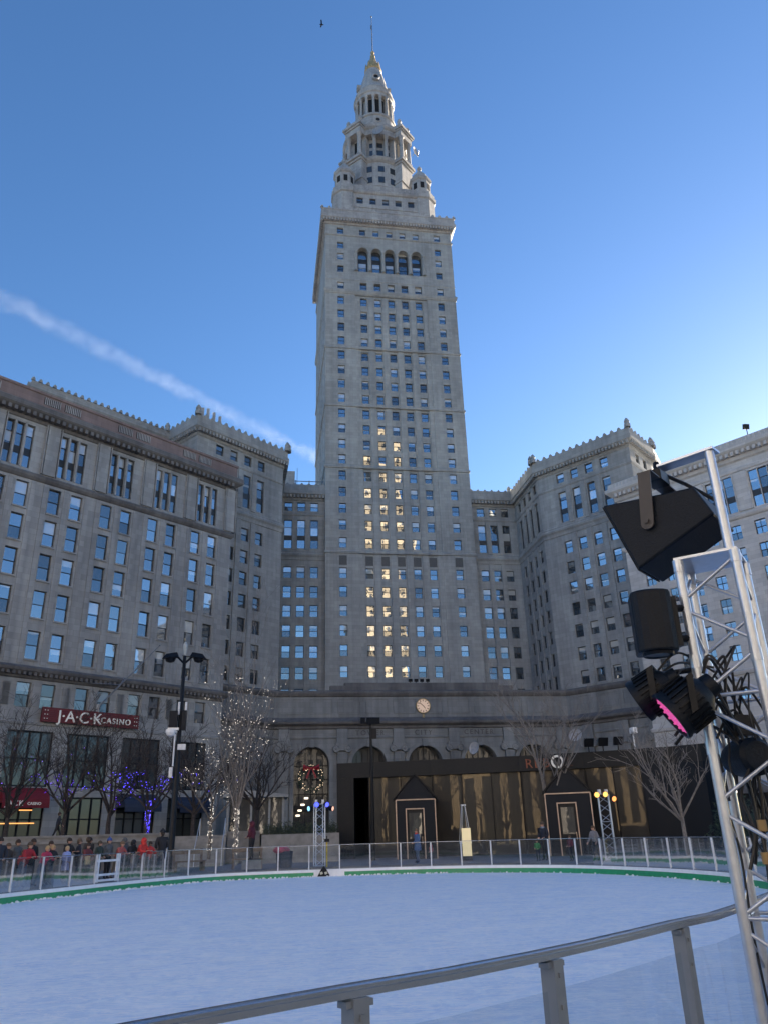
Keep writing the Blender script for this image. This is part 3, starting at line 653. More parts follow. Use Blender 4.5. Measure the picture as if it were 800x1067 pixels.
# ------------------------------------------------------------------ link bays and wings
WROWS = [45.1, 41.5, 38.05, 34.5, 30.9, 27.25, 23.55]
ZTOP = 61.95
CORN = [(0, 57.9+.9), (.2, 59.0), (.25, 59.35), (.85, 59.9), (.95, 60.0), (.95, 60.6), (.75, 60.7), (.7, 61.9), (-.3, 61.95), (-.3, 60.0)]
def wing_belts(t, path):
    band(path, [(0, 47.3), (.12, 47.4), (.2, 47.9), (.42, 48.2), (.42, 48.5), (.2, 48.7), (.2, 49.0), (0, 49.2)], M['stone_wing'], t)
    band(path, [(0, 55.85), (.1, 55.95), (.16, 56.2), (0, 56.35)], M['stone_wing'], t)
def wing_ops(cols):
    ops = []
    for c in cols:
        for z in WROWS: ops.append((c-.72, c+.72, z-1.05, z+1.05))
        ops.append((c-.72, c+.72, 49.6, 55.1)); ops.append((c-.72, c+.72, 56.85, 58.55))
    return ops
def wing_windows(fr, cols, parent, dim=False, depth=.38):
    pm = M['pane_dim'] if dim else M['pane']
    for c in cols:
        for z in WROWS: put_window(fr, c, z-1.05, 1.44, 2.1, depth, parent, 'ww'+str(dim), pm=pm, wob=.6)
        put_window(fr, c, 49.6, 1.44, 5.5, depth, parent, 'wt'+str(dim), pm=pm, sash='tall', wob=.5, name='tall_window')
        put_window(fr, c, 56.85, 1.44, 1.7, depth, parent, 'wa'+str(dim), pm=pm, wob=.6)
def wing_piers(mb, fr, cols, s0, s1, d=.16):
    ed = [(cols[i]+cols[i+1])/2 for i in range(len(cols)-1)]
    for e in ed: fr.box(mb, e-.42, e+.42, -.01, d, 22.2, 47.3); fr.box(mb, e-.42, e+.42, -.01, d, 49.25, 55.8)
BAYY = 131.0
def link_bay(x0, x1, xs, label, dim):
    t = thing('link_building', ((x0+x1)/2, BAYY, 2), label, 'building', 'narrow link buildings beside the skyscraper')
    fr = Fr((x0, BAYY), (x1, BAYY)); cols = [x-x0 for x in xs]
    mb = MB(); wall(mb, fr, 0, fr.len, 19.5, 60, wing_ops(cols), .38); mb.quad([fr.p(0, 0, 61.5), fr.p(fr.len, 0, 61.5), fr.p(fr.len, -14, 61.5), fr.p(0, -14, 61.5)]); wing_piers(mb, fr, cols, 0, fr.len)
    mb.build('wall', M['stone_wing'], t)
    mb = MB(); P = [(x0, BAYY), (x1, BAYY)]; wing_belts(t, P); mb.sweep(P, CORN); dentils(mb, fr, 0, fr.len, .25, .85, 59.3, 59.85, .62, .32); antefixes(mb, fr, .3, fr.len-.3, .2, 61.9, 1.3, .6, .5)
    mb.build('cornice', M['stone_wing'], t); wing_windows(fr, cols, t, dim); return t
tL = link_bay(1.7, 10.2, [3.6, 5.93, 8.3], 'narrow link building left of the skyscraper with a metal railing on its roof', False)
tR = link_bay(37.8, 46.5, [39.7, 42.05, 44.4], 'narrow link building right of the skyscraper with a bare roof', False)
mb = MB(); mb.box(1.9, 4.7, 132.5, 136, 61.5, 65.6); mb.build('plant_box', M['stone_pale'], tL)
mb = MB()
for z in (62.6, 63.6): mb.tube([(4.7, 132.6, z), (10.1, 132.6, z)], .09, 5)
for x in (4.9, 7.4, 9.9): mb.tube([(x, 132.6, 61.5), (x, 132.6, 63.8)], .09, 5)
mb.tube([(5.2, 134, 61.5), (5.2, 134, 67)], .04, 4); mb.build('roof_railing', M['alu_dull'], tL)

def wing(label, path, faces):
    """path: outside on the right; faces: list of (segment, columns, dim)"""
    t = thing('corner_building', (path[1][0], path[1][1], 2), label, 'building')
    mb = MB(); cm = MB()
    for k in range(len(path)-1):
        fr = Fr(path[k], path[k+1]); cols = dict((a, b_) for a, b_, c in faces).get(k, [])
        wall(mb, fr, 0, fr.len, 19.5, 60, wing_ops(cols), .38); wing_piers(mb, fr, cols, 0, fr.len)
        dentils(cm, fr, -.5, fr.len+.5, .25, .85, 59.3, 59.85, .62, .32)
        antefixes(cm, fr, -.4, fr.len+.4, .55, 61.9, 1.25, .7, .58)
        for q in (-.6, fr.len+.6):
            c = fr.p(q, .6, 61.9); cm.lathe([(.5, 61.9), (.5, 62.5), (.35, 62.7), (.45, 63.0), (.2, 63.5), (.01, 63.7)], 8, (c.x, c.y, 0))
    mb.quad([(p[0], p[1], 61.0) for p in path]); mb.build('wall', M['stone_wing'], t)
    wing_belts(t, path); cm.sweep(path, CORN); cm.build('cornice', M['stone_wing'], t)
    for k, cols, dim in faces: wing_windows(Fr(path[k], path[k+1]), cols, t, dim)
    return t
B_, C_, D_ = (46.7, 118.4), (57.4, 104.4), (64.3, 110.4)
bc = (Vector(C_)-Vector(B_)).length
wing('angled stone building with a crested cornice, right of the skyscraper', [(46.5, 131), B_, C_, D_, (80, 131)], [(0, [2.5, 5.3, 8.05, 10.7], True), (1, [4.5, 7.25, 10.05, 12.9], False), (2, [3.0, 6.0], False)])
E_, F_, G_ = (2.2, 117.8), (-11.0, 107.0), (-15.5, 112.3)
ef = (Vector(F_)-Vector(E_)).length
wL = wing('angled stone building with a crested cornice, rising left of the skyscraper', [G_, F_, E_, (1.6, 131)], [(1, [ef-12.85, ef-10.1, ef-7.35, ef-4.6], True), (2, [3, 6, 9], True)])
for k, dx in enumerate((-.9, -.2, .5, 1.3, 2.1)):
    mb = MB(); c = Vector(F_)+Vector((dx*1.1+.6, dx*.9+1.2)); mb.box(c.x-.22, c.x+.22, c.y-.15, c.y+.15, 61.5, 64.4-.25*abs(k-2))
    mb.build('roof_post', M['stone_pale'], wL)

# ------------------------------------------------------------------ arched entrance front
PY = 117.2
ent = thing('entrance_hall', (XC, PY, 2), 'low grey stone entrance front with tall arches, at the foot of the skyscraper', 'entrance hall')
P0, P1 = (1.75, PY), (46.9, PY)
fE = Fr(P0, P1); AX = [XC+8.36*k for k in (-2, -1, 0, 1, 2)]; sx = lambda x: x-P0[0]
mb = MB()
for x in AX:
    s0 = sx(x)-4.18 if x > AX[0]+1 else 0; s1 = sx(x)+4.18 if x < AX[-1]-1 else fE.len
    arch_panel(mb, fE, s0, s1, .5, 14.4, sx(x), 2.52, 11.35, 1.4, n=20)
wall(mb, fE, 0, fE.len, 14.4, 21.6, [], .3)
fW1 = Fr((-11.6, 106.6), P0); fW2 = Fr(P1, (58.2, 103.5))
wall(mb, fW1, 0, fW1.len, .5, 21.6, [], .3); wall(mb, fW2, 0, fW2.len, .5, 21.6, [(5, 8, 3, 12), (9.5, 12.5, 3, 12)], .8)
mb.quad([(-11.6, 106.6, 21.6), (1.75, PY, 21.6), (46.9, PY, 21.6), (58.2, 103.5, 21.6), (58.2, 131.5, 21.6), (-11.6, 131.5, 21.6)])
mb.build('wall', M['stone_base'], ent)
BP = [(-11.6, 106.6), P0, P1, (58.2, 103.5)]
band(BP, [(0, 21.0), (.2, 21.1), (.45, 21.45), (.5, 21.75), (0, 22.0), (-.5, 22.0)], M['trim_dark'], ent, 'cornice')
band(BP, [(0, 16.3), (.25, 16.4), (.3, 16.7), (.9, 17.0), (1.0, 17.3), (.4, 17.7), (0, 18.0)], M['trim_dark'], ent, 'cornice')
band(BP, [(0, 14.95), (.16, 15.0), (.2, 15.2), (0, 15.3)], M['stone_base'], ent)
for fr in (fE, fW1, fW2):
    for k in range(int(fr.len/4.18)):
        a = (k+.12)*4.18+.5; b_ = a+3.4
        if b_ > fr.len: break
        mb = MB(); fr.box(mb, a, b_, -.01, .09, 18.5, 18.62); fr.box(mb, a, b_, -.01, .09, 20.6, 20.72); fr.box(mb, a, a+.12, -.01, .09, 18.6, 20.62); fr.box(mb, b_-.12, b_, -.01, .09, 18.6, 20.62); mb.build('panel_moulding', M['stone_base'], ent)
for x in AX:
    mb = MB()
    arch_ring(mb, fE, sx(x), 11.35, 2.55, 3.1, 0, .2, n=20); arch_ring(mb, fE, sx(x), 11.35, 2.55, 2.75, 0, .28, n=20)
    for sg in (-1, 1): fE.box(mb, sx(x)+sg*2.82-.28, sx(x)+sg*2.82+.28, 0, .2, 2, 11.36)
    mb.build('arch_moulding', M['stone_base'], ent)
    mb = MB(); fE.box(mb, sx(x)-.35, sx(x)+.35, 0, .45, 13.75, 14.75); mb.build('keystone', M['stone_base'], ent)
def ionic(fr, s, parent):
    q = MB(); fr.box(q, s-.72, s+.72, 0, .5, 2.0, 13.0); fr.box(q, s-.95, s+.95, 0, .7, 1.0, 2.2); fr.box(q, s-.8, s+.8, 0, .55, 14.35, 16.3)
    fr.box(q, s-1.0, s+1.0, 0, .62, 14.05, 14.35)
    for k in range(5): a = s-.56+.28*k; fr.box(q, a-.05, a+.05, .5, .56, 2.4, 12.9)
    o = q.build('pilaster', M['stone_base'], parent)
    q = MB(); uu = Vector((fr.u.x, fr.u.y, 0)); nn = Vector((fr.n.x, fr.n.y, 0)); mm = Matrix(((uu.x, 0, nn.x), (uu.y, 0, nn.y), (0, 1, 0)))
    for sg in (-1, 1): q.lathe([(.001, .72), (.16, .74), (.2, .66), (.38, .66), (.42, .74), (.52, .72), (.54, 0)], 16, tuple(fr.p(s+sg*.85, 0, 13.5)), mat=mm)
    fr.box(q, s-.8, s+.8, 0, .6, 13.25, 14.04); q.build('capital', M['stone_base'], o, smooth=True)
for x in (3.28, 11.7, 20.06, 28.46, 36.9, 45.2): ionic(fE, sx(x), ent)
for s in (3.2, 9.0, 13.6): ionic(fW2, s, ent)
ionic(fW1, 4, ent)
for x in AX:
    q = MB(); f_ = fE; s = sx(x)
    f_.box(q, s-2.6, s+2.6, -1.5, -1.38, .5, 14); o = q.build('arch_window', M['pane_arch'], ent)
    q = MB()
    for k in range(-2, 3): f_.box(q, s+k*.84-.05, s+k*.84+.05, -1.38, -1.25, 2, 13.6-abs(k)*.45)
    for z in (3.0, 5.5, 7.4, 9.4, 11.3): f_.box(q, s-2.5, s+2.5, -1.38, -1.23, z-.06, z+.06)
    f_.box(q, s-2.5, s+2.5, -1.38, -.9, 5.1, 5.9); q.build('glazing_bar', M['black'], o)
for txt, x in (('TOWER', AX[1]), ('CITY', AX[2]), ('CENTER', AX[3])):
    wdt = {'TOWER': 3.9, 'CITY': 2.9, 'CENTER': 4.5}[txt]
    place_text('carved_lettering', txt, M['trim_dark'], 1.0, .04, tuple(fE.p(sx(x)-wdt/2, .03, 15.42)), (1, 0, 0), (0, 0, 1), ent, 1.35)
q = MB(); fE.box(q, sx(10), sx(38.4), -1.5, -.35, 21.9, 22.75); fE.box(q, sx(12.2), sx(36.2), -1.6, -.42, 22.75, 23.2)
q.build('roof_parapet', M['trim_dark'], ent)
for k in range(4):
    q = MB(); x = 22.4+k*.9; q.obox((x, PY+.9, 23.65), (.28, 0, 0), (0, .2, .05), (0, -.05, .22)); q.tube([(x, PY+1, 23.2), (x, PY+1, 23.6)], .06, 5)
    o = q.build('roof_floodlight', M['black']); tag(o, 'small dark floodlight on the parapet above the entrance clock', 'floodlight', 'four floodlights above the clock')
# clock
clk = thing('clock', (XC, PY, 19.6), 'round bronze clock with a lit pale face in the middle of the entrance front', 'clock')
mm = Matrix(((1, 0, 0), (0, 0, -1), (0, 1, 0)))
q = MB(); q.lathe([(1.0, .02), (1.1, .02), (1.12, .2), (1.06, .28), (1.0, .25)], 32, (XC, PY, 19.6), mat=mm); q.lathe([(.001, -1.75), (.2, -1.7), (.14, -1.3), (.1, -1.2)], 8, (XC, PY-.12, 19.6)); q.build('rim', M['gold'], clk, smooth=True)
q = MB(); q.lathe([(.001, .14), (1.02, .14)], 32, (XC, PY, 19.6), mat=mm); q.build('dial', emit('clock_dial', (.8, .58, .44), .3), clk)
q = MB()
for k in range(12):
    a = R(30*k); c = Vector((XC+.8*math.sin(a), PY-.17, 19.6+.8*math.cos(a))); q.obox(c, (.05*math.cos(a), 0, -.05*math.sin(a)), (0, .02, 0), (.13*math.sin(a), 0, .13*math.cos(a)))
q.build('hour_mark', M['void'], clk)
for nm, l, a in (('hour_hand', .5, R(140)), ('minute_hand', .78, R(-48))):
    q = MB(); d = Vector((math.sin(a), 0, math.cos(a))); q.obox(Vector((XC, PY-.2-(.03 if l > .6 else 0), 19.6))+d*l*.4, (.045*math.cos(a), 0, -.045*math.sin(a)), (0, .01, 0), d*l*.6); q.build(nm, M['void'], clk)
# wreath with red bow and lanterns in the first arch
wr = thing('wreath', (7.15, 115.9, 9.4), 'large lit green wreath with a red bow hanging in the leftmost entrance arch', 'wreath')
q = MB(); r2 = random.Random(3)
for k in range(420):
    a = r2.uniform(0, 2*math.pi); b_ = r2.uniform(0, 2*math.pi); rr_ = 1.55+.32*math.cos(b_); c = Vector((7.15+rr_*math.cos(a), 116.2+.3*math.sin(b_), 9.35+rr_*math.sin(a)))
    d = Vector((r2.uniform(-1, 1), r2.uniform(-1, 1), r2.uniform(-1, 1))).normalized()*.28; s = d.orthogonal().normalized()*.06; q.quad([c-s, c+s, c+d])
q.build('foliage', plain('fir_green', (.025, .06, .03), .8), wr)
q = MB()
for k in range(60):
    a = r2.uniform(0, 2*math.pi); rr_ = r2.uniform(1.25, 1.9); q.ball((7.15+rr_*math.cos(a), 115.85, 9.35+rr_*math.sin(a)), .045, 5)
q.build('light_bulb', emit('warm_bulb', (1, .75, .5), 1.2), wr)
q = MB()
for sg in (-1, 1):
    q.hull([(7.15+sg*.1, 115.6, 10.75), (7.15+sg*.1, 115.8, 10.9), (7.15+sg*.1, 115.9, 10.6)], [(7.15+sg*1.15, 115.6, 10.95), (7.15+sg*1.1, 115.8, 11.3), (7.15+sg*1.2, 115.9, 10.5)])
    q.hull([(7.15+sg*.05, 115.6, 10.7), (7.15+sg*.25, 115.6, 10.7), (7.15+sg*.1, 115.7, 10.7)], [(7.15+sg*.5, 115.6, 9.4), (7.15+sg*.8, 115.6, 9.5), (7.15+sg*.6, 115.7, 9.4)])
q.ball((7.15, 115.65, 10.75), .22); q.build('bow', plain('red_ribbon', (.3, .012, .02), .5), wr)
lamp_w = emit('warm_lamp', (1, .85, .65), 1.3)
for k, (x, y, z) in enumerate(((6.5, 116.6, 6.75), (6.0, 118.2, 5.9), (5.6, 119.6, 5.15), (5.35, 120.8, 4.5))):
    t = thing('hanging_lamp', (x, y-1.3, z), 'one of the glowing ceiling lamps in a receding row inside the leftmost arch', 'lamp', 'lamps inside the leftmost arch')
    y = 116.1-.05*k
    q = MB(); q.lathe([(.04, .18), (.27, .17), (.3, .06), (.27, -.07), (.04, -.08)], 12, (x, y, z)); q.build('shade', lamp_w, t)
    q = MB(); q.tube([(x, y, z+.28), (x, y, z+.9)], .04, 5); q.build('rod', M['black'], t)

# ------------------------------------------------------------------ casino building on the left
az = R(51.0); uS = Vector((-math.sin(az), -math.cos(az))); AH = Vector((-5.6, 108.0))
LEN = 64.0; A_far = AH+uS*LEN
store = thing('casino_building', (AH.x, AH.y, 2), 'wide grey stone building with a red sign and triple top windows, on the left', 'building')
fS = Fr(tuple(A_far), tuple(AH)); ss = lambda s: LEN-s
ops = []; wins = []
SROW = [40.4, 36.25, 32.0, 27.5, 22.75]
for k in range(8):
    base = 6.83*k
    for c in (2.9, 5.7):
        for z in SROW: wins.append((base+c, z-1.62, 1.5, 3.24, 'sw', 'double'))
        wins.append((base+c+.28, 15.85, 1.6, 2.7, 'sb', 'double'))
    for c in (2.95, 4.2, 5.45): wins.append((base+c, 43.75, 1.0, 5.75, 'st', 'tall'))
for (s, z0, w_, h, kd, sa) in wins: ops.append((ss(s)-w_/2, ss(s)+w_/2, z0, z0+h))
ground_ops = []
for k in range(8):
    base = 6.83*k; ground_ops += [(ss(base+7.0), ss(base+1.9), 7.6, 13.4)]
    ground_ops += [(ss(base+7.0), ss(base+1.9), 2.0, 6.6)]
mb = MB(); wall(mb, fS, 0, LEN+.3, 1, 51.0, ops+ground_ops, .4)
q_ = AH-uS*.3; inn = Vector((-fS.n.x, -fS.n.y)); bk = q_+inn*30
mb.quad([(q_.x, q_.y, 1), (bk.x, bk.y, 1), (bk.x, bk.y, 51), (q_.x, q_.y, 51)]); fb = A_far+inn*30
mb.quad([(q_.x, q_.y, 53), (bk.x, bk.y, 53), (fb.x, fb.y, 53), (A_far.x, A_far.y, 53)])
for k in range(9):
    base = 6.83*k+.1
    fS.box(mb, ss(base+.75), ss(base-.75), -.01, .22, 43.5, 50.2)
    for e in (-.95, .95): fS.box(mb, ss(base+e)-.06, ss(base+e)+.06, .02, .3, 43.5, 50.2)
    if k < 8:
        for c in (3.57, 4.82): fS.box(mb, ss(6.83*k+c)-.12, ss(6.83*k+c)+.12, -.1, .15, 43.7, 49.6)
        for c in (1.6, 4.3, 6.9): fS.box(mb, ss(6.83*k+c)-.3, ss(6.83*k+c)+.3, -.01, .08, 20.6, 42.3)
        for c in (2.9, 5.7): 
            for z in SROW: fS.box(mb, ss(6.83*k+c)-.85, ss(6.83*k+c)+.85, 0, .14, z-1.82, z-1.63)
        for c in (1.1, 4.6, 7.9): fS.box(mb, ss(6.83*k+c)-.42, ss(6.83*k+c)+.42, 0, .1, 16.0, 18.4)
mb.build('wall', M['stone_store'], store)
SP = [tuple(A_far), tuple(AH-uS*.3), (bk.x, bk.y)]
band(SP, [(0, 42.4), (.15, 42.5), (.35, 42.8), (.4, 43.1), (.15, 43.3), (0, 43.4)], M['trim_dark'], store)
mb = MB()
mb.sweep(SP, [(0, 50.0), (.15, 50.1), (.2, 50.5), (1.0, 51.1), (1.15, 51.3), (1.15, 51.9), (.9, 52.1), (.3, 52.2)])
dentils(mb, fS, 0, LEN, .2, .95, 50.45, 51.0, .75, .4)
mb.build('cornice', M['trim_dark'], store); mb = MB()
mb.sweep(SP, [(0, 18.9), (.15, 19.0), (.2, 19.3), (.75, 19.7), (.85, 20.0), (.3, 20.3), (0, 20.4)]); dentils(mb, fS, 0, LEN, .2, .65, 19.25, 19.62, .6, .32)
mb.build('belt_course', M['trim_dark'], store)
band(SP, [(0, 14.0), (.1, 14.05), (.14, 14.3), (0, 14.4)], M['stone_store'], store)
mb = MB(); mb.sweep(SP, [(.35, 52.15), (.35, 53.9), (.5, 54.0), (.5, 54.3), (-.4, 54.3), (-.4, 52.1)])
mb.build('parapet', M['stone_pink'], store)
for k in range(6):
    for j in range(2):
        mb = MB(); a = 4.2+10.2*k+2.7*j; fS.box(mb, ss(a+2.1), ss(a), .25, .37, 52.7, 53.7, 0)
        for i in range(9): fS.box(mb, ss(a+.08+i*.24), ss(a+.02+i*.24)+.06, .37, .43, 52.72, 53.68, 1)
        mb.build('balustrade', [M['void'], M['stone_pale']], store)
# penthouse set back on the roof
pp = [(-50, 85.4), (-33.3, 98.3), (-15.5, 112.3)]
pp = [(-34.5, 101.5), (-33.1, 98.4), (-15.4, 112.2)]
mb = MB()
for k in range(2): f_ = Fr(pp[k], pp[k+1]); wall(mb, f_, 0, f_.len, 50, 60.2, [], .3)
mb.sweep(pp, [(0, 59.7), (.3, 59.9), (.6, 60.4), (.6, 60.9), (.1, 61.0), (.1, 61.7), (-.3, 61.7)])
f_ = Fr(pp[1], pp[2]); antefixes(mb, f_, 0, f_.len, .2, 61.65, 1.0, .55, .5); mb.build('penthouse', M['stone_wing'], store)
nwin = 0
for (s, z0, w_, h, kd, sa) in wins:
    if s > 45: continue
    put_window(fS, ss(s), z0, w_, h, .4, store, kd, pm=M['pane_store'] if kd != 'sb' else M['pane_dim'], sash=sa, wob=.7, name='tall_window' if sa == 'tall' else 'window')
for (a, b_, z0, z1) in ground_ops:
    q = MB(); up = z0 > 5
    fS.box(q, a, b_, -.4, -.33, z0, z1)
    o = q.build('shop_window', M['pane_shopfront'], store)
    q = MB()
    for t in range(5): c = a+(b_-a)*t/4; fS.box(q, c-.07, c+.07, -.33, -.18, z0, z1)
    for z in ((z0+z1)/2, z1-.1, z0+.1): fS.box(q, a, b_, -.33, -.2, z-.07, z+.07)
    q.build('glazing_bar', M['black'], o)
warm = emit('orange_strip', (1, .42, .12), 1.1)
for s0, s1, z in ((23.2, 27.0, 3.9), (30.5, 33.5, 3.9), (23.6, 25.0, 5.2)):
    q = MB(); fS.box(q, ss(s1), ss(s0), -.17, -.12, z, z+.1); q.build('light_strip', warm, store)
# red sign
sg_ = thing('casino_sign', tuple(fS.p(ss(18.3), .3, 14.5)), 'long red slatted sign with white letters fixed across the grey casino front', 'sign')
q = MB(); fS.box(q, ss(24.25), ss(12.3), .25, .55, 14.4, 16.0); 
for k in range(7): fS.box(q, ss(24.3), ss(12.25), .55, .6, 14.42+k*.225, 14.56+k*.225)
q.build('panel', M['red_sign'], sg_)
u3 = (fS.u.x, fS.u.y, 0)
place_text('lettering', 'J·A·C·K', M['white_letter'], 1.75, .06, tuple(fS.p(ss(22.5), .68, 14.55)), u3, (0, 0, 1), sg_, 1.0)
place_text('lettering', '·', M['white_letter'], 1.5, .06, tuple(fS.p(ss(17.75), .68, 14.6)), u3, (0, 0, 1), sg_, 1.0)
place_text('lettering', 'CASINO', M['white_letter'], .92, .06, tuple(fS.p(ss(17.3), .68, 14.75)), u3, (0, 0, 1), sg_, 1.22)
q = MB()
for s in (23.7, 24.0, 12.9, 12.6):
    for z in (14.75, 15.2, 15.65): c = fS.p(ss(s), .66, z); q.ball(tuple(c), .06, 6)
q.build('bulb', M['white_letter'], sg_)
# flagpole leaning out
fp = thing('flagpole', tuple(fS.p(ss(17.6), .2, 17)), 'bare white flagpole leaning out above the red casino sign', 'flagpole')
b0 = fS.p(ss(17.6), .3, 16.6); tp = fS.p(ss(12.5), 4.2, 24.0)
q = MB(); q.tube([b0, b0.lerp(tp, .5), tp], [.11, .09, .05], 8); q.ball(tuple(tp), .12); q.build('pole', M['alu_dull'], fp)
q = MB(); q.tube([fS.p(ss(20), .1, 19.2), b0.lerp(tp, .35)], .05, 5); q.tube([fS.p(ss(14.5), .1, 20.5), b0.lerp(tp, .35)], .05, 5); q.obox(b0-Vector((0, 0, .3)), (.2, 0, 0), (0, .2, 0), (0, 0, .6)); q.build('bracket', M['alu_dull'], fp)
# awnings and shopfronts
def awning(s0, s1, z0, z1, dep, mat, nm, label, txt=None):
    t = thing(nm, tuple(fS.p(ss((s0+s1)/2), 0, z0)), label, 'awning')
    q = MB(); n_ = 6; prev = None
    for k in range(n_+1):
        a = math.pi/2*k/n_; r_ = [fS.p(ss(s1), dep*math.sin(a), z0+(z1-z0)*math.cos(a)), fS.p(ss(s0), dep*math.sin(a), z0+(z1-z0)*math.cos(a))]
        if prev: q.quad([prev[0], prev[1], r_[1], r_[0]])
        prev = r_
    for s in (s0, s1): q.quad([fS.p(ss(s), 0, z0)]+[fS.p(ss(s), dep*math.sin(math.pi/2*k/n_), z0+(z1-z0)*math.cos(math.pi/2*k/n_)) for k in range(n_+1)])
    fS.box(q, ss(s1), ss(s0), dep-.03, dep+.02, z0-.5, z0)
    q.build('canopy', mat, t)
    if txt:
        a0 = (s0+s1)/2
        place_text('lettering', txt[0], M['white_letter'], .75, .02, tuple(fS.p(ss(a0+2.2), dep+.05, z0-.28)), u3, (0, 0, 1), t, 1.15)
        place_text('lettering', txt[1], M['white_letter'], .4, .02, tuple(fS.p(ss(a0-.1), dep+.05, z0-.2)), u3, (0, 0, 1), t, 1.0)
    return t
awning(22.6, 27.6, 5.9, 7.5, 1.6, M['red_awning'], 'shop_awning', 'rounded dark red awning with white letters over the casino entrance', ('JACK', 'CASINO'))
awning(29.5, 35.5, 5.9, 7.5, 1.6, M['red_awning'], 'shop_awning', 'plain rounded dark red awning at the left edge of the picture')
awning(9.2, 14.0, 5.5, 7.0, 2.2, M['navy_awning'], 'shop_awning', 'dark blue awning over the dim shopfront right of the casino entrance')
awning(2.0, 6.4, 5.4, 6.8, 1.8, M['navy_awning'], 'shop_awning', 'dark blue awning nearest the corner of the casino building')

# ------------------------------------------------------------------ hotel on the right
azh = R(145.3); uH = Vector((math.sin(azh), math.cos(azh))); AR = Vector((53.2, 103.6))
hotel = thing('hotel_building', (AR.x, AR.y, 2), 'pale stone building at the right edge, behind the silver truss', 'building')
H0 = AR+uH*.35; H1 = AR+uH*52; fH = Fr(tuple(H0), tuple(H1)); hs = lambda s: s-.35
ops = []; wins = []
HC = [3.7+3.31*k for k in range(12)]
for c in HC:
    for z in (38.25, 35.05, 31.9, 28.7, 25.55, 22.4, 17.0): wins.append((c, z-1.0, 1.5, 2.0, 'hw', 'cross'))
for k in range(7):
    c0 = 9.8+6.1*k-6.1*1
    for j in (-1, 0, 1): wins.append((c0+j*1.3, 41.1, 1.22, 5.3, 'ht', 'tall'))
for (s, z0, w_, h, kd, sa) in wins: ops.append((hs(s)-w_/2, hs(s)+w_/2, z0, z0+h))
mb = MB(); wall(mb, fH, 0, fH.len, .4, 49, [o for o in ops if o[0] > .05], .35)
hi = Vector((-fH.n.x, -fH.n.y)); a = H0+hi*26; b2 = H1+hi*26
mb.quad([(H0.x, H0.y, .4), (a.x, a.y, .4), (a.x, a.y, 51), (H0.x, H0.y, 51)]); mb.quad([(H1.x, H1.y, .4), (b2.x, b2.y, .4), (b2.x, b2.y, 51), (H1.x, H1.y, 51)]); mb.quad([(a.x, a.y, .4), (b2.x, b2.y, .4), (b2.x, b2.y, 51), (a.x, a.y, 51)])
mb.quad([(H0.x, H0.y, 51), (H1.x, H1.y, 51), (b2.x, b2.y, 51), (a.x, a.y, 51)])
for k in range(8):
    c = 9.8+6.1*k-3.05-6.1
    if c < 1: continue
    fH.box(mb, hs(c)-.85, hs(c)+.85, -.01, .2, 41.0, 46.6)
    for e in (-.95, .95): fH.box(mb, hs(c+e)-.07, hs(c+e)+.07, 0, .28, 41, 46.6)
    for e in (-.4, 0, .4): fH.box(mb, hs(c+e)-.03, hs(c+e)+.03, .2, .23, 41.6, 46.2)
mb.build('wall', M['stone_hotel'], hotel)
HP = [(a.x, a.y), tuple(H0), tuple(H1)]
band(HP, [(0, 40.0), (.2, 40.1), (.35, 40.4), (.35, 40.7), (0, 40.9)], M['stone_hotel'], hotel); band(HP, [(0, 46.7), (.15, 46.8), (.2, 47.2), (0, 47.4)], M['stone_hotel'], hotel)
mb = MB()
mb.sweep(HP, [(0, 48.2), (.3, 48.4), (.35, 48.9), (1.1, 49.6), (1.25, 49.8), (1.25, 50.3), (.9, 50.4), (.8, 51.2), (-.3, 51.2)]); dentils(mb, fH, 0, fH.len, .35, 1.0, 48.9, 49.45, .75, .4); dentils(mb, fH, 0, fH.len, .86, .98, 50.45, 51.1, .6, .3)
band(HP, [(0, 13.6), (.2, 13.7), (.3, 14.1), (0, 14.3)], M['stone_hotel'], hotel); band(HP, [(0, 19.5), (.2, 19.6), (.3, 20.0), (0, 20.2)], M['stone_hotel'], hotel)
mb.build('cornice', M['stone_hotel'], hotel)
for (s, z0, w_, h, kd, sa) in wins:
    if s < 1.2 or s > 34: continue
    put_window(fH, hs(s), z0, w_, h, .35, hotel, kd, pm=M['pane'], sash=sa, wob=.8, name='tall_window' if sa == 'tall' else 'window')
q = MB(); fH.box(q, .5, 40, -.05, .6, .4, 5.2); q.build('shopfront', M['void'], hotel)
q = MB(); fH.box(q, .3, 40, .6, 1.1, 5.2, 6.4); q.build('shop_fascia', M['concrete_dark'], hotel)
q = MB(); fH.box(q, 1.2, 5.6, 1.1, 1.15, 5.35, 5.6); fH.box(q, 8.5, 11, 1.1, 1.15, 5.35, 5.6); q.build('light_strip', emit('strip_light', (1, .95, .85), 2.2), hotel)
fl = thing('roof_floodlight', tuple(fH.p(hs(21.5), .6, 51.2)), 'single dark floodlight standing on the cornice of the pale building', 'floodlight')
q = MB(); c = fH.p(hs(21.5), .6, 51.2); q.tube([c, c+Vector((0, 0, .9))], .06, 5); q.obox(c+Vector((0, 0, 1.3)), (.35, 0, 0), (0, .25, .1), (0, -.1, .35)); q.build('housing', M['black'], fl)

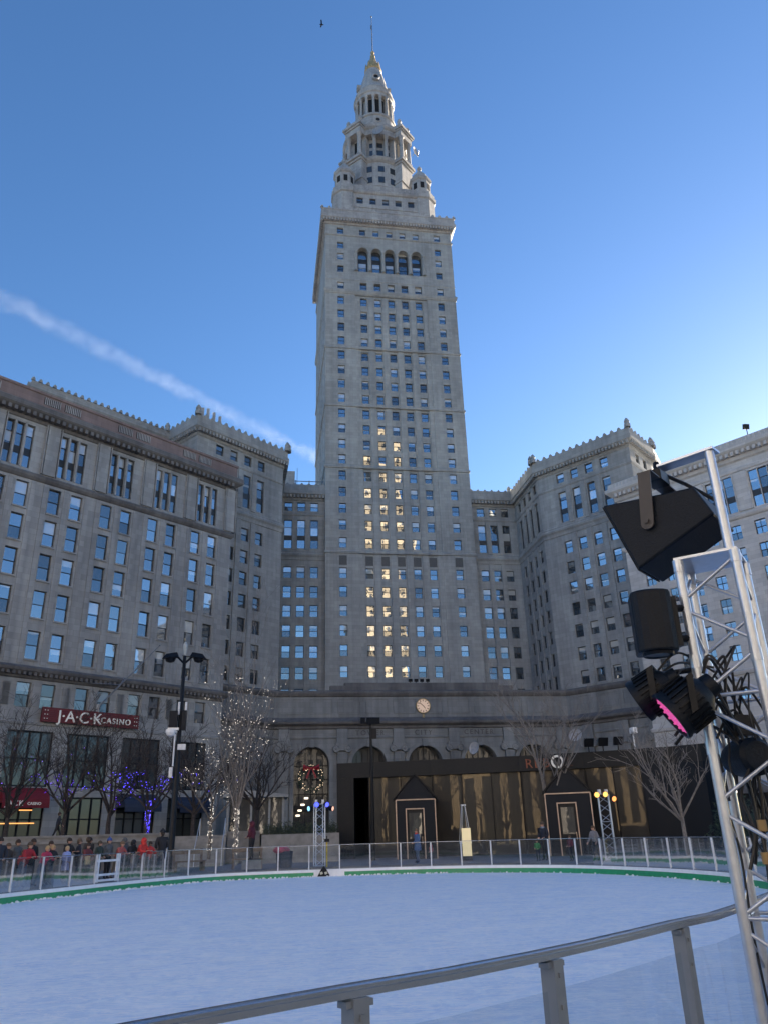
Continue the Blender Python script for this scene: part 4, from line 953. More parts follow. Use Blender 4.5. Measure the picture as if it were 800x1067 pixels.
# ------------------------------------------------------------------ the other side of the square, behind the camera (seen in reflections; pale lower blocks added to bounce sunlight)
def block(nm, x0, x1, y0, y1, z1, col, label, cat):
    t = thing(nm, ((x0+x1)/2, y1, 0), label, cat)
    m = stone(nm+'_stone', col, 2.2, 1.2); q = MB(); fr = Fr((x1, y1), (x0, y1)); W_ = x1-x0
    n_ = int(W_/4); ops = []
    for k in range(n_):
        c = (k+.5)*W_/n_
        z = 5
        ops.append((c-1.4, c+1.4, 1, 16.5)); z = 19
        while z+2.6 < z1: ops.append((c-1.05, c+1.05, z, z+2.9)); z += 4
    wall(q, fr, 0, W_, 0, z1, ops, .5); q.quad([(x0, y0, z1), (x1, y0, z1), (x1, y1, z1), (x0, y1, z1)])
    for (p, r_) in (((x0, y1), (x0, y0)), ((x0, y0), (x1, y0)), ((x1, y0), (x1, y1))): f2 = Fr(p, r_); wall(q, f2, 0, f2.len, 0, z1, [], .3)
    q.build('wall', m, t)
    q = MB()
    for o in ops: fr.box(q, o[0], o[1], -.5, -.45, o[2], o[3])
    tag(q.build('window', M['pane_dark'], t), kind='stuff')
block('office_tower', 48, 73, -158, -124, 205, (.40, .33, .235), 'very tall warm stone office tower across the square', 'skyscraper')
block('bounce_block', -95, -52, -110, -78, 66, (.50, .455, .40), 'brown block added across the square to bounce sunlight, farthest left', 'building')
block('bounce_block', -51, -8, -110, -75, 64, (.46, .42, .37), 'buff block added across the square to bounce sunlight, beside the farthest left one', 'building')
block('bounce_block', -7, 29, -116, -80, 60, (.52, .485, .44), 'cream block added across the square to bounce sunlight, lowest of the row', 'building')
block('bounce_block', 63, 120, -120, -84, 50, (.48, .43, .37), 'tan block added across the square to bounce sunlight, right of the tall tower', 'building')
block('bounce_block', -140, -97, -90, 10, 62, (.44, .42, .40), 'long grey block added along the left side of the square to bounce sunlight', 'building')
# ------------------------------------------------------------------ rink barrier
bar = thing('rink_barrier', (_c.x, _c.y, 0), 'curved rink barrier of clear panels, grey posts and rail over a white and green board', 'barrier')
def epath(off): return [(p.x+ENORM[i].x*off, p.y+ENORM[i].y*off) for i, p in enumerate(EDGE)]
def loop_prof(name, prof, mat, smooth=True):
    q = MB(); k = len(prof)
    for i in range(NE):
        for o, z in prof: q.v.append((EDGE[i].x+ENORM[i].x*o, EDGE[i].y+ENORM[i].y*o, z))
    for i in range(NE):
        j = (i+1) % NE
        for c in range(k): d = (c+1) % k; q.f.append((i*k+c, j*k+c, j*k+d, i*k+d)); q.mi.append(0)
    return q.build(name, mat, bar, smooth=smooth)
RT = 1.385
loop_prof('board', [(-.02, 0), (.0, .19), (0, .3), (.01, .31), (.12, .31), (.13, .3), (.13, 0)], M['white_board'])
# green kick plate, interrupted for a short white stretch
q = MB(); segs = []
for i in range(NE):
    j = (i+1) % NE; m_ = (EDGE[i]+EDGE[j])/2
    if 2.65 < m_.x < 4.0 and m_.y > 38: continue
    a, b_ = EDGE[i]-ENORM[i]*.028, EDGE[j]-ENORM[j]*.028; a2, b2 = EDGE[i]-ENORM[i]*.004, EDGE[j]-ENORM[j]*.004
    q.quad([(a.x, a.y, .0), (b_.x, b_.y, .0), (b2.x, b2.y, .19), (a2.x, a2.y, .19)])
q.build('kick_plate', M['green'], bar)
loop_prof('top_rail', [(.014, RT-.03), (.014, RT-.014), (.02, RT-.013), (.02, RT-.009), (.015, RT-.008), (.015, RT-.003), (.019, RT), (.051, RT), (.055, RT-.003), (.055, RT-.008), (.05, RT-.009), (.05, RT-.013), (.056, RT-.014), (.056, RT-.03)], M['rail_metal'])
loop_prof('bottom_rail', [(.018, .312), (.018, .345), (.058, .345), (.058, .312)], M['alu_dull'])
posts = []; acc = 1e9; base_i = min(range(NE), key=lambda i: (EDGE[i]-Vector((.25, 2.40))).length)
pts_f = []
for n_ in range(NE):
    i = (base_i+n_) % NE; j = (i+1) % NE; seg = (EDGE[j]-EDGE[i]).length
    t0 = 0
    while True:
        step = .94 if EDGE[i].y < 6.5 and EDGE[i].x < 6 else 1.46
        if acc >= step-1e-6: posts.append((i, 0.0)); acc = 0
        if acc+seg > step: f = (step-acc)/seg; posts.append((i, f)); acc = seg*(1-f); break
        acc += seg; break
post_pts = []
for i, f in posts:
    j = (i+1) % NE; p = EDGE[i].lerp(EDGE[j], f); nn = ENORM[i].lerp(ENORM[j], f).normalized()
    if post_pts and (p-post_pts[-1][0]).length < .5: continue
    post_pts.append((p, nn))
# put the near posts where they stand
near = [(.25, 2.42), (.95, 2.86), (1.75, 3.5), (2.46, 4.13)]
post_pts = [pp_ for pp_ in post_pts if not (pp_[0].y < 4.9 and -.6 < pp_[0].x < 3.3)]
for q_ in near: i = min(range(NE), key=lambda i: (EDGE[i]-Vector(q_)).length); post_pts.append((Vector(q_), ENORM[i]))
post_pts.sort(key=lambda pp_: min(range(NE), key=lambda i: (EDGE[i]-pp_[0]).length))
GATE = (Vector((-6.27, 34.04)), Vector((-5.24, 35.82)))
pm_ = None
vis = 0
for k, (p, nn) in enumerate(post_pts):
    c = p+nn*.038; u_ = Vector((-nn.y, nn.x)); w_ = .026
    q = MB(); q.prism([tuple(c+nn*.028-u_*w_), tuple(c+nn*.028+u_*w_), tuple(c-nn*.028+u_*w_), tuple(c-nn*.028-u_*w_)], .312, RT-.031)
    q.prism([tuple(c-nn*.03-u_*.012), tuple(c-nn*.03+u_*.012), tuple(c-nn*.034+u_*.012), tuple(c-nn*.034-u_*.012)], .35, RT-.06)
    if p.y < 8:                                    # bolts and a clamp plate that show close by
        for z in (.45, .9, 1.22, 1.31): q.obox((c.x+nn.x*.03, c.y+nn.y*.03, z), (u_.x*.007, u_.y*.007, 0), (nn.x*.004, nn.y*.004, 0), (0, 0, .007))
        q.obox((c.x, c.y, RT-.045), (u_.x*.045, u_.y*.045, 0), (nn.x*.02, nn.y*.02, 0), (0, 0, .008))
    q.build('post', M['alu_dull'] if p.y < 12 else M['steel_white'], bar)
for k in range(len(post_pts)):
    (p, nn), (p2, n2) = post_pts[k], post_pts[(k+1) % len(post_pts)]
    mid_ = (p+p2)/2
    i0 = min(range(NE), key=lambda i: (EDGE[i]-p).length); i1 = min(range(NE), key=lambda i: (EDGE[i]-p2).length)
    chain = [p+nn*.038]
    if 0 < (i1-i0) % NE < 20:
        for n_ in range(1, (i1-i0) % NE): i = (i0+n_) % NE; chain.append(EDGE[i]+ENORM[i]*.038)
    chain.append(p2+n2*.038)
    if (mid_-(GATE[0]+GATE[1])/2).length < .75:
        a, b_ = p+nn*.04, p2+n2*.04; q = MB(); d_ = (b_-a).normalized()
        for z in (.42, .62, 1.12): q.obox(Vector(((a.x+b_.x)/2, (a.y+b_.y)/2, z)), Vector((d_.x, d_.y, 0))*((b_-a).length/2-.03), Vector((-d_.y, d_.x, 0))*.025, (0, 0, .04))
        for s in (.1, .9): c = a.lerp(b_, s); q.obox(Vector((c.x, c.y, .86)), Vector((d_.x, d_.y, 0))*.05, Vector((-d_.y, d_.x, 0))*.027, (0, 0, .5))
        q.build('gate', M['steel_white'], bar); continue
    q = MB()
    for c in range(len(chain)-1):
        a, b_ = chain[c], chain[c+1]; dn = nn*.004; ins = (b_-a).normalized()*(.034)
        if c == 0: a = a+ins
        if c == len(chain)-2: b_ = b_-ins
        q.quad([(a.x, a.y, .35), (b_.x, b_.y, .35), (b_.x, b_.y, RT-.12 if p.y < 8 else RT-.06), (a.x, a.y, RT-.12 if p.y < 8 else RT-.06)])
    q.build('panel', M['glass_clear'], bar)
# shaved ice heaped along the far edge
q = MB(); r3_ = random.Random(11)
for i in range(NE):
    if EDGE[i].y < 14: continue
    for k in range(9 if EDGE[i].x < 9 else 2):
        if r3_.random() < .45: continue
        t = r3_.random(); p = EDGE[i].lerp(EDGE[(i+1) % NE], t)-ENORM[i]*abs(r3_.gauss(.05, .12)); s = r3_.uniform(.02, .065)
        q.ball((p.x, p.y, s*.3), s, 5, sz=.8)
tag(q.build('shaved_ice', plain('snow', (.8, .82, .85), .8)), 'crumbs of white shaved ice along the far board', 'shaved ice', kind='stuff')

# ------------------------------------------------------------------ walls, steps and planters behind the rink
def slab(name, label, cat, path, z0, z1, th, mat, cap=True):
    t = thing(name, (path[0][0], path[0][1], z0), label, cat); q = MB(); q.sweep(path, [(0, z0), (0, z1-.12), (-th, z1-.12), (-th, z0)]); q.build('wall', mat, t)
    if cap: q = MB(); q.sweep(path, [(.06, z1-.12), (.06, z1), (-th-.06, z1), (-th-.06, z1-.12), (.06, z1-.12)]); q.build('coping', M['concrete'], t)
    return t
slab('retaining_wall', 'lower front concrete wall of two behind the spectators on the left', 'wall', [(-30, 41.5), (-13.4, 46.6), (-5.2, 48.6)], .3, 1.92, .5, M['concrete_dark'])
slab('retaining_wall', 'upper rear concrete wall of two behind the spectators on the left', 'wall', [(-30, 44.5), (-15.6, 49.4), (-5.2, 52.0)], .3, 2.24, .5, M['concrete'])
t = thing('steps', (-3.3, 49, .4), 'broad concrete steps rising to the terrace beside the tree wrapped in lights', 'steps')
q = MB()
for k in range(9): q.box(-5.15, -1.9, 48.4+k*.38, 52.3, .38+k*.18, .38+(k+1)*.18+.002*k)
q.build('flight', M['concrete'], t)
for x in (-5.0, -3.5, -2.0):
    q = MB(); q.tube([(x, 48.2, .4), (x, 48.2, 1.35), (x, 51.6, 2.95), (x, 51.6, 2.0)], .025, 6); q.build('handrail', M['alu'], t)
slab('retaining_wall', 'concrete wall between the steps and the planter, behind the person in maroon', 'wall', [(-1.85, 51.9), (.1, 52.2)], .3, 2.2, .5, M['concrete'])
pl = thing('planter', (2.4, 50, .4), 'long pale concrete planter filled with low dark shrubs, left of the black pavilion', 'planter')
q = MB(); q.prism([(.2, 49.4), (4.75, 49.6), (4.75, 52.8), (.2, 52.6)], .3, 1.95); q.build('box', M['concrete'], pl)
q = MB(); r4_ = random.Random(5)
for k in range(2600):
    c = Vector((r4_.uniform(.3, 4.7), r4_.uniform(49.5, 52.5), 1.95+abs(r4_.gauss(0, .28)))); d = Vector((r4_.uniform(-1, 1), r4_.uniform(-1, 1), r4_.uniform(.1, 1))).normalized()*r4_.uniform(.1, .22); s = d.orthogonal().normalized()*.025
    q.quad([c-s, c+s, c+d])
q.build('shrub', plain('winter_shrub', (.045, .055, .028), .8, var=.4), pl)
t = thing('entrance_canopy', (0, 100, 2.5), 'small glass entrance shelter with a slanted white roof beside the leftmost arch', 'shelter')
q = MB(); q.hull([(-4.2, 97.5, 6.3), (3.4, 97.5, 6.2), (3.4, 104, 6.2), (-4.2, 104, 6.3)], [(-4.2, 97.5, 7.3), (3.4, 97.5, 6.5), (3.4, 104, 6.5), (-4.2, 104, 7.3)]); q.build('roof', M['frame_pale'], t)
for x in (-3.6, -.9, 1.2, 2.8): q = MB(); q.box(x-.12, x+.12, 98.2, 98.44, 2, 6.3); q.build('post', M['frame_pale'], t)
q = MB(); q.box(-3.4, 2.7, 98.6, 98.66, 2, 6.2); q.build('glazing', M['pane_dark'], t)

# ------------------------------------------------------------------ black pavilion
pav = thing('cafe_pavilion', (14, 50, GZ), 'long low black cafe pavilion with dark mirror glass across the plaza', 'pavilion')
FP = [(5.0, 53.6), (11.0, 51.95), (16.4, 50.15), (20.0, 48.45), (22.9, 46.7), (24.6, 45.4), (25.6, 44.2), (26.1, 43.0)]
BPp = [(26.6, 60), (5.2, 62)]
OUT = FP+[(30.5, 50), (27, 58), (8, 63)]
q = MB(); q.sweep(FP, [(0, 5.25), (0, 6.2), (-.3, 6.22), (-.3, 5.3), (-3, 5.28), (0, 5.25)]); q.quad([(p[0], p[1], 6.15) for p in OUT])
q.quad([(26.1, 43.0, GZ), (30.5, 50, GZ), (30.5, 50, 6.2), (26.1, 43, 6.2)]); q.quad([(30.5, 50, GZ), (27, 58, GZ), (27, 58, 6.2), (30.5, 50, 6.2)]); q.quad([(27, 58, GZ), (8, 63, GZ), (8, 63, 6.2), (27, 58, 6.2)]); q.quad([(8, 63, GZ), (5, 53.6, GZ), (5, 53.6, 6.2), (8, 63, 6.2)])
q.build('roof', M['pav_black'], pav)
f0 = Fr(FP[0], FP[1]); q = MB(); f0.box(q, 0, 1.1, -.6, -.02, GZ, 5.25); q.build('end_pier', M['pav_black'], pav)
q = MB(); q.sweep(FP[4:], [(-.03, GZ), (-.03, 5.25), (-.5, 5.25), (-.5, GZ)]); q.build('end_pier', M['black_matte'], pav)
M['pane_shop'] = pane_mat('dark_mirror_glass', .03, blinds=0.0, dark=(.004, .004, .005), tint=(1, .86, .62), wob=.025)
for k in range(4):
    fr = Fr(FP[k], FP[k+1]); n_ = max(1, int(round(fr.len/1.9))); w_ = fr.len/n_
    for j in range(n_):
        if k == 0 and j == 0: continue
        a = j*w_; e = [rnd.gauss(0, .006), rnd.gauss(0, .006)]
        q = MB(); pts = [(a+.04, GZ), (a+w_-.04, GZ), (a+w_-.04, 5.25), (a+.04, 5.25)]
        q.quad([fr.p(s, -.32+(s-a-w_/2)*e[0]+(z-3)*e[1], z) for s, z in pts], 0, [(0, 0), (1, 0), (1, 1), (0, 1)]); q.build('glass_panel', M['pane_shop'], pav)
        q = MB(); fr.box(q, a-.04, a+.04, -.42, -.25, GZ, 5.25); q.build('mullion', M['black'], pav)
sg2 = thing('cafe_sign', (18.2, 49.3, 5.7), 'cafe name in copper and white letters on the black fascia above the right doorway', 'sign')
f_ = Fr(FP[2], FP[3]); org = lambda s: tuple(f_.p(s, .03, 5.42)); u3 = (f_.u.x, f_.u.y, 0)
cop = plain('copper_letter', (.22, .08, .05), .5, .5)
place_text('letter', 'R', cop, .8, .03, org(.35), u3, (0, 0, 1), sg2); place_text('letter', 'E', cop, .8, .03, org(.92), u3, (0, 0, 1), sg2); place_text('letter', 'B', cop, .8, .03, org(1.45), u3, (0, 0, 1), sg2)
place_text('letter', 'L', plain('dark_copper', (.05, .025, .02), .5, .5), .8, .03, org(2.95), u3, (0, 0, 1), sg2)
c = f_.p(2.4, .06, 5.72); q = MB(); mm = Matrix(((f_.u.x, 0, f_.n.x), (f_.u.y, 0, f_.n.y), (0, 1, 0)))
q.lathe([(.27, .0), (.27, .06), (.40, .06), (.40, 0)], 24, tuple(c), mat=mm); q.obox(f_.p(2.55, .08, 5.3), f_.p(.06, 0, 0)-f_.p(0, 0, 0), Vector((f_.n.x, f_.n.y, 0))*.04, (0, 0, .1)); q.build('letter', M['white_letter'], sg2)
def vestibule(A, B, label, dx):
    t = thing('entrance_vestibule', ((A[0]+B[0])/2, (A[1]+B[1])/2, GZ), label, 'entrance'); fr = Fr(A, B); L_ = fr.len; dp = 4.2; ze, zp = 3.75, 5.05
    q = MB(); 
    for (a, b_) in ((0, dx-.55), (dx+.55, L_)): q.quad([fr.p(a, 0, GZ), fr.p(b_, 0, GZ), fr.p(b_, 0, ze), fr.p(a, 0, ze)])
    q.quad([fr.p(dx-.55, 0, 3.15), fr.p(dx+.55, 0, 3.15), fr.p(dx+.55, 0, ze), fr.p(dx-.55, 0, ze)])
    for a in (0, L_): q.quad([fr.p(a, 0, GZ), fr.p(a, -dp, GZ), fr.p(a, -dp, ze), fr.p(a, 0, ze)])
    q.quad([fr.p(0, -dp, GZ), fr.p(L_, -dp, GZ), fr.p(L_, -dp, ze), fr.p(0, -dp, ze)])
    q.quad([fr.p(0, 0, ze), fr.p(L_, 0, ze), fr.p(L_/2, 0, zp)]); q.quad([fr.p(0, -dp, ze), fr.p(L_, -dp, ze), fr.p(L_/2, -dp, zp)]); q.build('wall', M['black_matte'], t)
    q = MB(); e = .14
    for (a, b_) in ((-e, L_/2), (L_+e, L_/2)):
        za = ze-e*.9; q.hull([fr.p(a, e, za), fr.p(b_, e, zp), fr.p(b_, e, zp+.1), fr.p(a, e, za+.1)], [fr.p(a, -dp, za), fr.p(b_, -dp, zp), fr.p(b_, -dp, zp+.1), fr.p(a, -dp, za+.1)])
    q.build('roof', M['black'], t)
    tr = plain('bronze_trim', (.42, .33, .27), .4, .5)
    q = MB(); fr.box(q, -.03, .03, .003, .05, GZ, ze-.1); fr.box(q, L_-.03, L_+.03, .003, .05, GZ, ze-.1); fr.box(q, .03, L_-.03, .003, .05, ze-.15, ze-.09); q.build('edge_trim', tr, t)
    q = MB()
    for a in (dx-.55, dx+.49): fr.box(q, a, a+.06, -.02, .05, GZ, 3.15)
    fr.box(q, dx-.49, dx+.49, -.02, .05, 3.09, 3.15); q.build('door_frame', tr, t)
    q = MB(); fr.box(q, dx-.49, dx+.49, -.12, -.06, GZ, 3.09); o = q.build('door', M['black'], t)
    q = MB(); fr.box(q, dx-.36, dx+.36, -.06, -.05, 1.5, 2.9); q.build('pane', M['pane_dark'], o)
    q = MB(); q.tube([fr.p(dx+.38, .0, 1.2), fr.p(dx+.38, .0, 1.6)], .02, 6); q.build('handle', tr, o)
vestibule((8.0, 48.35), (10.25, 47.85), 'left of two gabled black doorway vestibules before the pavilion, beside the pyramid heater', 1.1)
vestibule((16.0, 44.9), (18.3, 43.9), 'right of two gabled black doorway vestibules before the pavilion, under the cafe sign', 1.15)
FL = 'floodlights in a row on the pavilion roof'
for k, (x, y) in enumerate(((20.2, 46.6), (21.0, 46.25), (21.8, 45.8))):
    y += 1.2; t = thing('roof_floodlight', (x, y, 6.2), 'one of three black floodlights in a row on the pavilion roof', 'floodlight', FL)
    q = MB(); q.tube([(x, y, 6.15), (x, y, 6.5)], .04, 6); q.build('stem', M['black'], t)
    q = MB(); q.hull([(x-.3, y-.1, 6.45), (x+.3, y-.1, 6.45), (x+.32, y-.25, 6.95), (x-.32, y-.25, 6.95)], [(x-.2, y+.25, 6.5), (x+.2, y+.25, 6.5), (x+.2, y+.2, 6.85), (x-.2, y+.2, 6.85)]); q.build('housing', M['black'], t)
t = thing('security_camera', (22.6, 46.3, 6.2), 'white security camera box on a thin pole at the right of the pavilion roof', 'camera'); q = MB(); q.tube([(22.6, 46.4, 6.15), (22.6, 46.4, 7.1)], .04, 6); q.build('pole', M['steel_white'], t); q = MB(); q.obox((22.6, 46.3, 7.25), (.14, 0, 0), (0, .25, 0), (0, 0, .17)); q.build('housing', M['white_board'], t)
dish((19.3, 47.4, 7.1), 230, .42, 'satellite_dish', 'small white satellite dish on the pavilion roof above the cafe sign', .4)
dish((14.2, 52.6, 6.95), 215, .42, 'satellite_dish', 'small white satellite dish on the pavilion roof before the fourth arch', .2)

# ------------------------------------------------------------------ poles and lights around the rink
def lamp_post():
    x, y = -4.25, 42.9; t = thing('lamp_post', (x, y, GZ), 'tall black double headed lamp post with camera boxes behind the left rail', 'lamp post')
    q = MB(); q.lathe([(.24, GZ), (.24, GZ+.5), (.16, GZ+.7), (.15, 5.6), (.12, 5.7), (.09, 11.0), (.01, 11.1)], 14, (x, y, 0)); q.build('pole', M['black'], t, smooth=True)
    for sg in (-1, 1):
        q = MB(); q.tube([(x, y, 10.6), (x+sg*.35, y, 10.95), (x+sg*.6, y-.05, 11.05)], .06, 6); q.build('arm', M['black'], t)
        q = MB(); q.hull([(x+sg*.3, y-.32, 10.95), (x+sg*1.15, y-.3, 10.85), (x+sg*1.2, y+.3, 10.9), (x+sg*.3, y+.32, 11.0)], [(x+sg*.4, y-.2, 11.2), (x+sg*.95, y-.15, 11.12), (x+sg*.95, y+.15, 11.15), (x+sg*.4, y+.2, 11.22)])
        q.lathe([(.3, 10.9), (.22, 10.72), (.05, 10.66)], 12, (x+sg*.75, y, 0)); q.build('lamp_head', M['black'], t)
    q = MB(); q.lathe([(.05, 11.05), (.11, 11.3), (.13, 11.6), (.05, 11.8), (.01, 11.82)], 10, (x, y, 0)); q.build('sensor_cap', plain('frosted_cap', (.3, .35, .38), .4), t)
    q = MB(); q.obox((x-.33, y-.15, 7.65), (.2, 0, 0), (0, .2, 0), (0, 0, .42)); q.obox((x+.2, y-.1, 7.6), (.12, 0, 0), (0, .14, 0), (0, 0, .5)); q.build('speaker_box', M['black_matte'], t)
    q = MB(); q.tube([(x-.1, y-.12, 7.0), (x-.5, y-.2, 7.1)], .04, 6); q.lathe([(.26, 7.12), (.26, 6.98), (.18, 6.82), (.02, 6.76)], 14, (x-.42, y-.2, 0)); q.obox((x-.3, y-.2, 7.15), (.28, 0, 0), (0, .12, 0), (0, 0, .06)); q.build('dome_camera', M['white_board'], t)
    q = MB()
    for dx, z in ((-.1, 8.3), (.26, 8.3)): q.tube([(x+dx, y-.12, z-.4), (x+dx, y-.12, z+.25)], .06, 8); q.build('antenna', M['steel_white'], t); q = MB()
    q.obox((x+.18, y-.15, 6.25), (.2, 0, 0), (0, .08, 0), (0, 0, .14)); q.obox((x-.28, y-.15, 5.0), (.09, 0, 0), (0, .08, 0), (0, 0, .25)); q.tube([(x-.2, y-.15, 5.3), (x-.2, y-.15, 6.9)], .045, 6)
    q.build('junction_box', M['steel_white'], t)
lamp_post()
def pole_light():
    x, y = 6.62, 48.6; t = thing('floodlight_pole', (x, y, GZ), 'black pole with a cluster of floodlights before the second arch', 'floodlight pole')
    q = MB(); q.lathe([(.14, GZ), (.1, 5), (.07, 8.2), (.01, 8.25)], 10, (x, y, 0)); q.build('pole', M['black'], t)
    q = MB(); q.tube([(x-.55, y, 8.15), (x+.4, y, 8.15)], .05, 6); q.build('crossarm', M['black'], t)
    for dx, c in ((-.5, 0), (-.12, 0), (.15, 1), (.4, 0)):
        q = MB(); q.obox((x+dx, y-.15, 8.28), (.14, 0, 0), (0, .16, .04), (0, -.05, .18)); q.build('floodlight', M['black'], t)
    q = MB(); q.obox((x+.15, y-.1, 7.5), (.18, 0, 0), (0, .12, 0), (0, 0, .3)); q.build('control_box', M['black'], t)
pole_light()
def truss_mesh(cs, z0, z1, r, rb, step, nsd=8):
    """four chords and zigzag braces; returns builders"""
    ch_ = []; n = len(cs)
    for c in cs: q = MB(); q.tube([(c[0], c[1], z0), (c[0], c[1], z1)], r, nsd+4); ch_.append(q)
    br = []
    k = int(round((z1-z0)/step)); st = (z1-z0)/k
    for f in range(n):
        a, b_ = Vector(cs[f]), Vector(cs[(f+1) % n]); q = MB()
        for j in range(k):
            za, zb = z0+j*st+.03, z0+(j+1)*st-.03
            p, s = (a, b_) if (j+f) % 2 == 0 else (b_, a)
            q.tube([(p.x, p.y, za), (s.x, s.y, zb)], rb, nsd)
        for j in range(0, k+1, 4):
            z = min(z1-.04, z0+j*st+.02); q.tube([(a.x, a.y, z), (b_.x, b_.y, z)], rb*1.05, nsd)
        br.append(q)
    return ch_, br
def lit_truss(x, y, rz, h, label, lamps, half=.23):
    t = thing('light_truss', (x, y, GZ), label, 'lighting truss'); cs = []
    for k in range(4): a = rz+R(45+90*k); cs.append((x+half*1.414*math.cos(a), y+half*1.414*math.sin(a)))
    c_, b_ = truss_mesh(cs, GZ, h, .028, .014, .42, 6)
    for q in c_: q.build('chord', M['alu'], t)
    for q in b_: q.build('bracing', M['alu'], t)
    q = MB(); q.prism([(p[0], p[1]) for p in cs], h, h+.02); q.build('top_plate', M['alu'], t)
    for dx, dz in ((-.17, .0), (.17, 0)): q = MB(); q.obox((x+dx, y, h+.12), (.06, 0, 0), (0, .06, 0), (0, 0, .1)); q.build('clamp', M['steel_white'], t)
    for k, (dx, dz, col, st, ax) in enumerate(lamps):
        q = MB(); A = Vector(ax).normalized(); X = A.orthogonal().normalized(); Y = A.cross(X); mm = Matrix(((X.x, Y.x, A.x), (X.y, Y.y, A.y), (X.z, Y.z, A.z))); c = (x+dx, y-.3, h+dz)
        q.lathe([(.001, -.17), (.09, -.17), (.125, -.07), (.135, .08), (.122, .08), (.118, .05)], 18, c, mat=mm); o = q.build('lamp', M['black'], t)
        q = MB(); q.lathe([(.001, .055), (.118, .055)], 18, c, mat=mm); q.build('lens', emit('lens_%d' % int(1000*abs(dx)+x*10), col, st), o)
    return t
lit_truss(3.04, 42.2, R(10), 3.28, 'silver lattice light stand with blue lit lamps behind the far rail', [(-.52, -.2, (.25, .6, .9), 1.2, (-.9, -.7, -.1)), (-.17, -.02, (.05, .07, 1), 2.2, (-.1, -1, -.1)), (.33, -.02, (.08, .1, 1), 1.6, (.5, -1, -.3)), (.6, -.22, (.9, .5, .35), .8, (1, -.8, -.2))])
lit_truss(15.8, 36.4, R(-20), 3.2, 'silver lattice light stand with three orange lit lamps behind the right rail', [(-.42, -.02, (1, .52, .13), 1.1, (-.5, -1, -.1)), (-.03, -.0, (1, .52, .13), 1.2, (-.1, -1, -.2)), (.36, -.2, (1, .36, .10), 1.1, (.1, -1, -.25))])
t = thing('patio_heater', (10.65, 42.7, GZ), 'slim pyramid patio heater with a pale lit label at its base, before the pavilion', 'heater')
q = MB(); q.prism([(10.38, 42.43), (10.92, 42.43), (10.92, 42.97), (10.38, 42.97)], GZ, 1.2); q.build('base', M['black'], t)
q = MB(); q.box(10.41, 10.89, 42.4, 42.425, .62, 1.95); q.build('label', emit('heater_label', (.9, .75, .45), .35), t)
q = MB()
for sx_ in (-1, 1):
    for sy_ in (-1, 1): q.tube([(10.65+sx_*.26, 42.7+sy_*.26, 1.2), (10.65+sx_*.08, 42.7+sy_*.08, 3.05)], .018, 5)
q.box(10.53, 10.77, 42.58, 42.82, 3.04, 3.12); q.build('leg', M['alu'], t)
q = MB(); q.tube([(10.65, 42.7, 1.2), (10.65, 42.7, 3.0)], .06, 10); q.build('glass_tube', M['pane_dark'], t)
t = thing('floor_sign', (3.1, 40.3, .31), 'black triangular sign with pale marks leaning on the white board gap', 'sign')
q = MB(); q.hull([(2.82, 40.3, 0.02), (3.42, 40.3, 0.02), (3.26, 40.36, .3), (3.12, 40.4, .46), (2.98, 40.36, .3)], [(2.82, 40.34, 0.02), (3.42, 40.34, 0.02), (3.26, 40.4, .3), (3.12, 40.44, .46), (2.98, 40.4, .3)]); q.build('board', M['black'], t)
q = MB()
for dx in (-.12, .1): q.obox((3.12+dx, 40.29, .16), (.06, 0, .02), (0, .006, 0), (-.02, 0, .05))
q.build('mark', plain('pale_mark', (.5, .5, .4), .6), t)
t = thing('marker_pole', (3.24, 40.75, GZ), 'yellow pole with a black top beside the blue lit light stand', 'pole'); q = MB(); q.tube([(3.3, 40.78, GZ), (3.3, 40.78, 1.5)], .04, 8); q.build('shaft', plain('yellow_paint', (.5, .38, .03), .5), t); q = MB(); q.obox((3.3, 40.78, 1.58), (.12, 0, 0), (0, .08, 0), (0, 0, .07)); q.tube([(3.3, 40.78, 1.6), (3.3, 40.78, 1.78)], .03, 6); q.build('head', M['black'], t)
t = thing('trash_bin', (1.0, 41.6, GZ), 'dark bin heaped with a pink bag behind the rail', 'bin'); q = MB(); q.lathe([(.36, GZ), (.42, 1.15), (.4, 1.15), (.34, GZ+.05)], 16, (1.3, 41.7, 0)); q.build('body', plain('dark_blue_plastic', (.03, .04, .06), .5), t)
q = MB(); q.ball((1.15, 41.65, 1.2), .42, 12, sz=.45); q.build('bag', plain('pink_bag', (.3, .05, .09), .5, var=.3), t)
wood = plain('weathered_wood', (.16, .12, .09), .8, var=.3)
for x, y, rz, lb in ((-3.2, 41.0, .45, 'wooden bench frame behind the rail, right of the lamp post'), (-.5, 42.0, .05, 'wooden bench frame behind the rail, beside the person in maroon'), (-5.2, 38.0, .8, 'wooden bench frame behind the spectators in red jackets')):
    t = thing('bench', (x, y, GZ), lb, 'bench', rz=0); c_, s_ = math.cos(rz), math.sin(rz); P = lambda a, b_, z: Vector((x+a*c_-b_*s_, y+a*s_+b_*c_, z)); U = Vector((c_, s_, 0)); V = Vector((-s_, c_, 0))
    q = MB(); q.obox(P(0, 0, GZ+.45), U*.75, V*.22, (0, 0, .03)); q.build('seat', wood, t)
    q = MB(); q.obox(P(0, .22, GZ+.85), U*.75, V*.03, (0, 0, .09)); q.build('backrest', wood, t)
    for sg in (-1, 1): q = MB(); q.obox(P(sg*.68, 0, GZ+.22), U*.05, V*.2, (0, 0, .21)); q.obox(P(sg*.68, .2, GZ+.6), U*.05, V*.04, (0, 0, .4)); q.build('leg', wood, t)
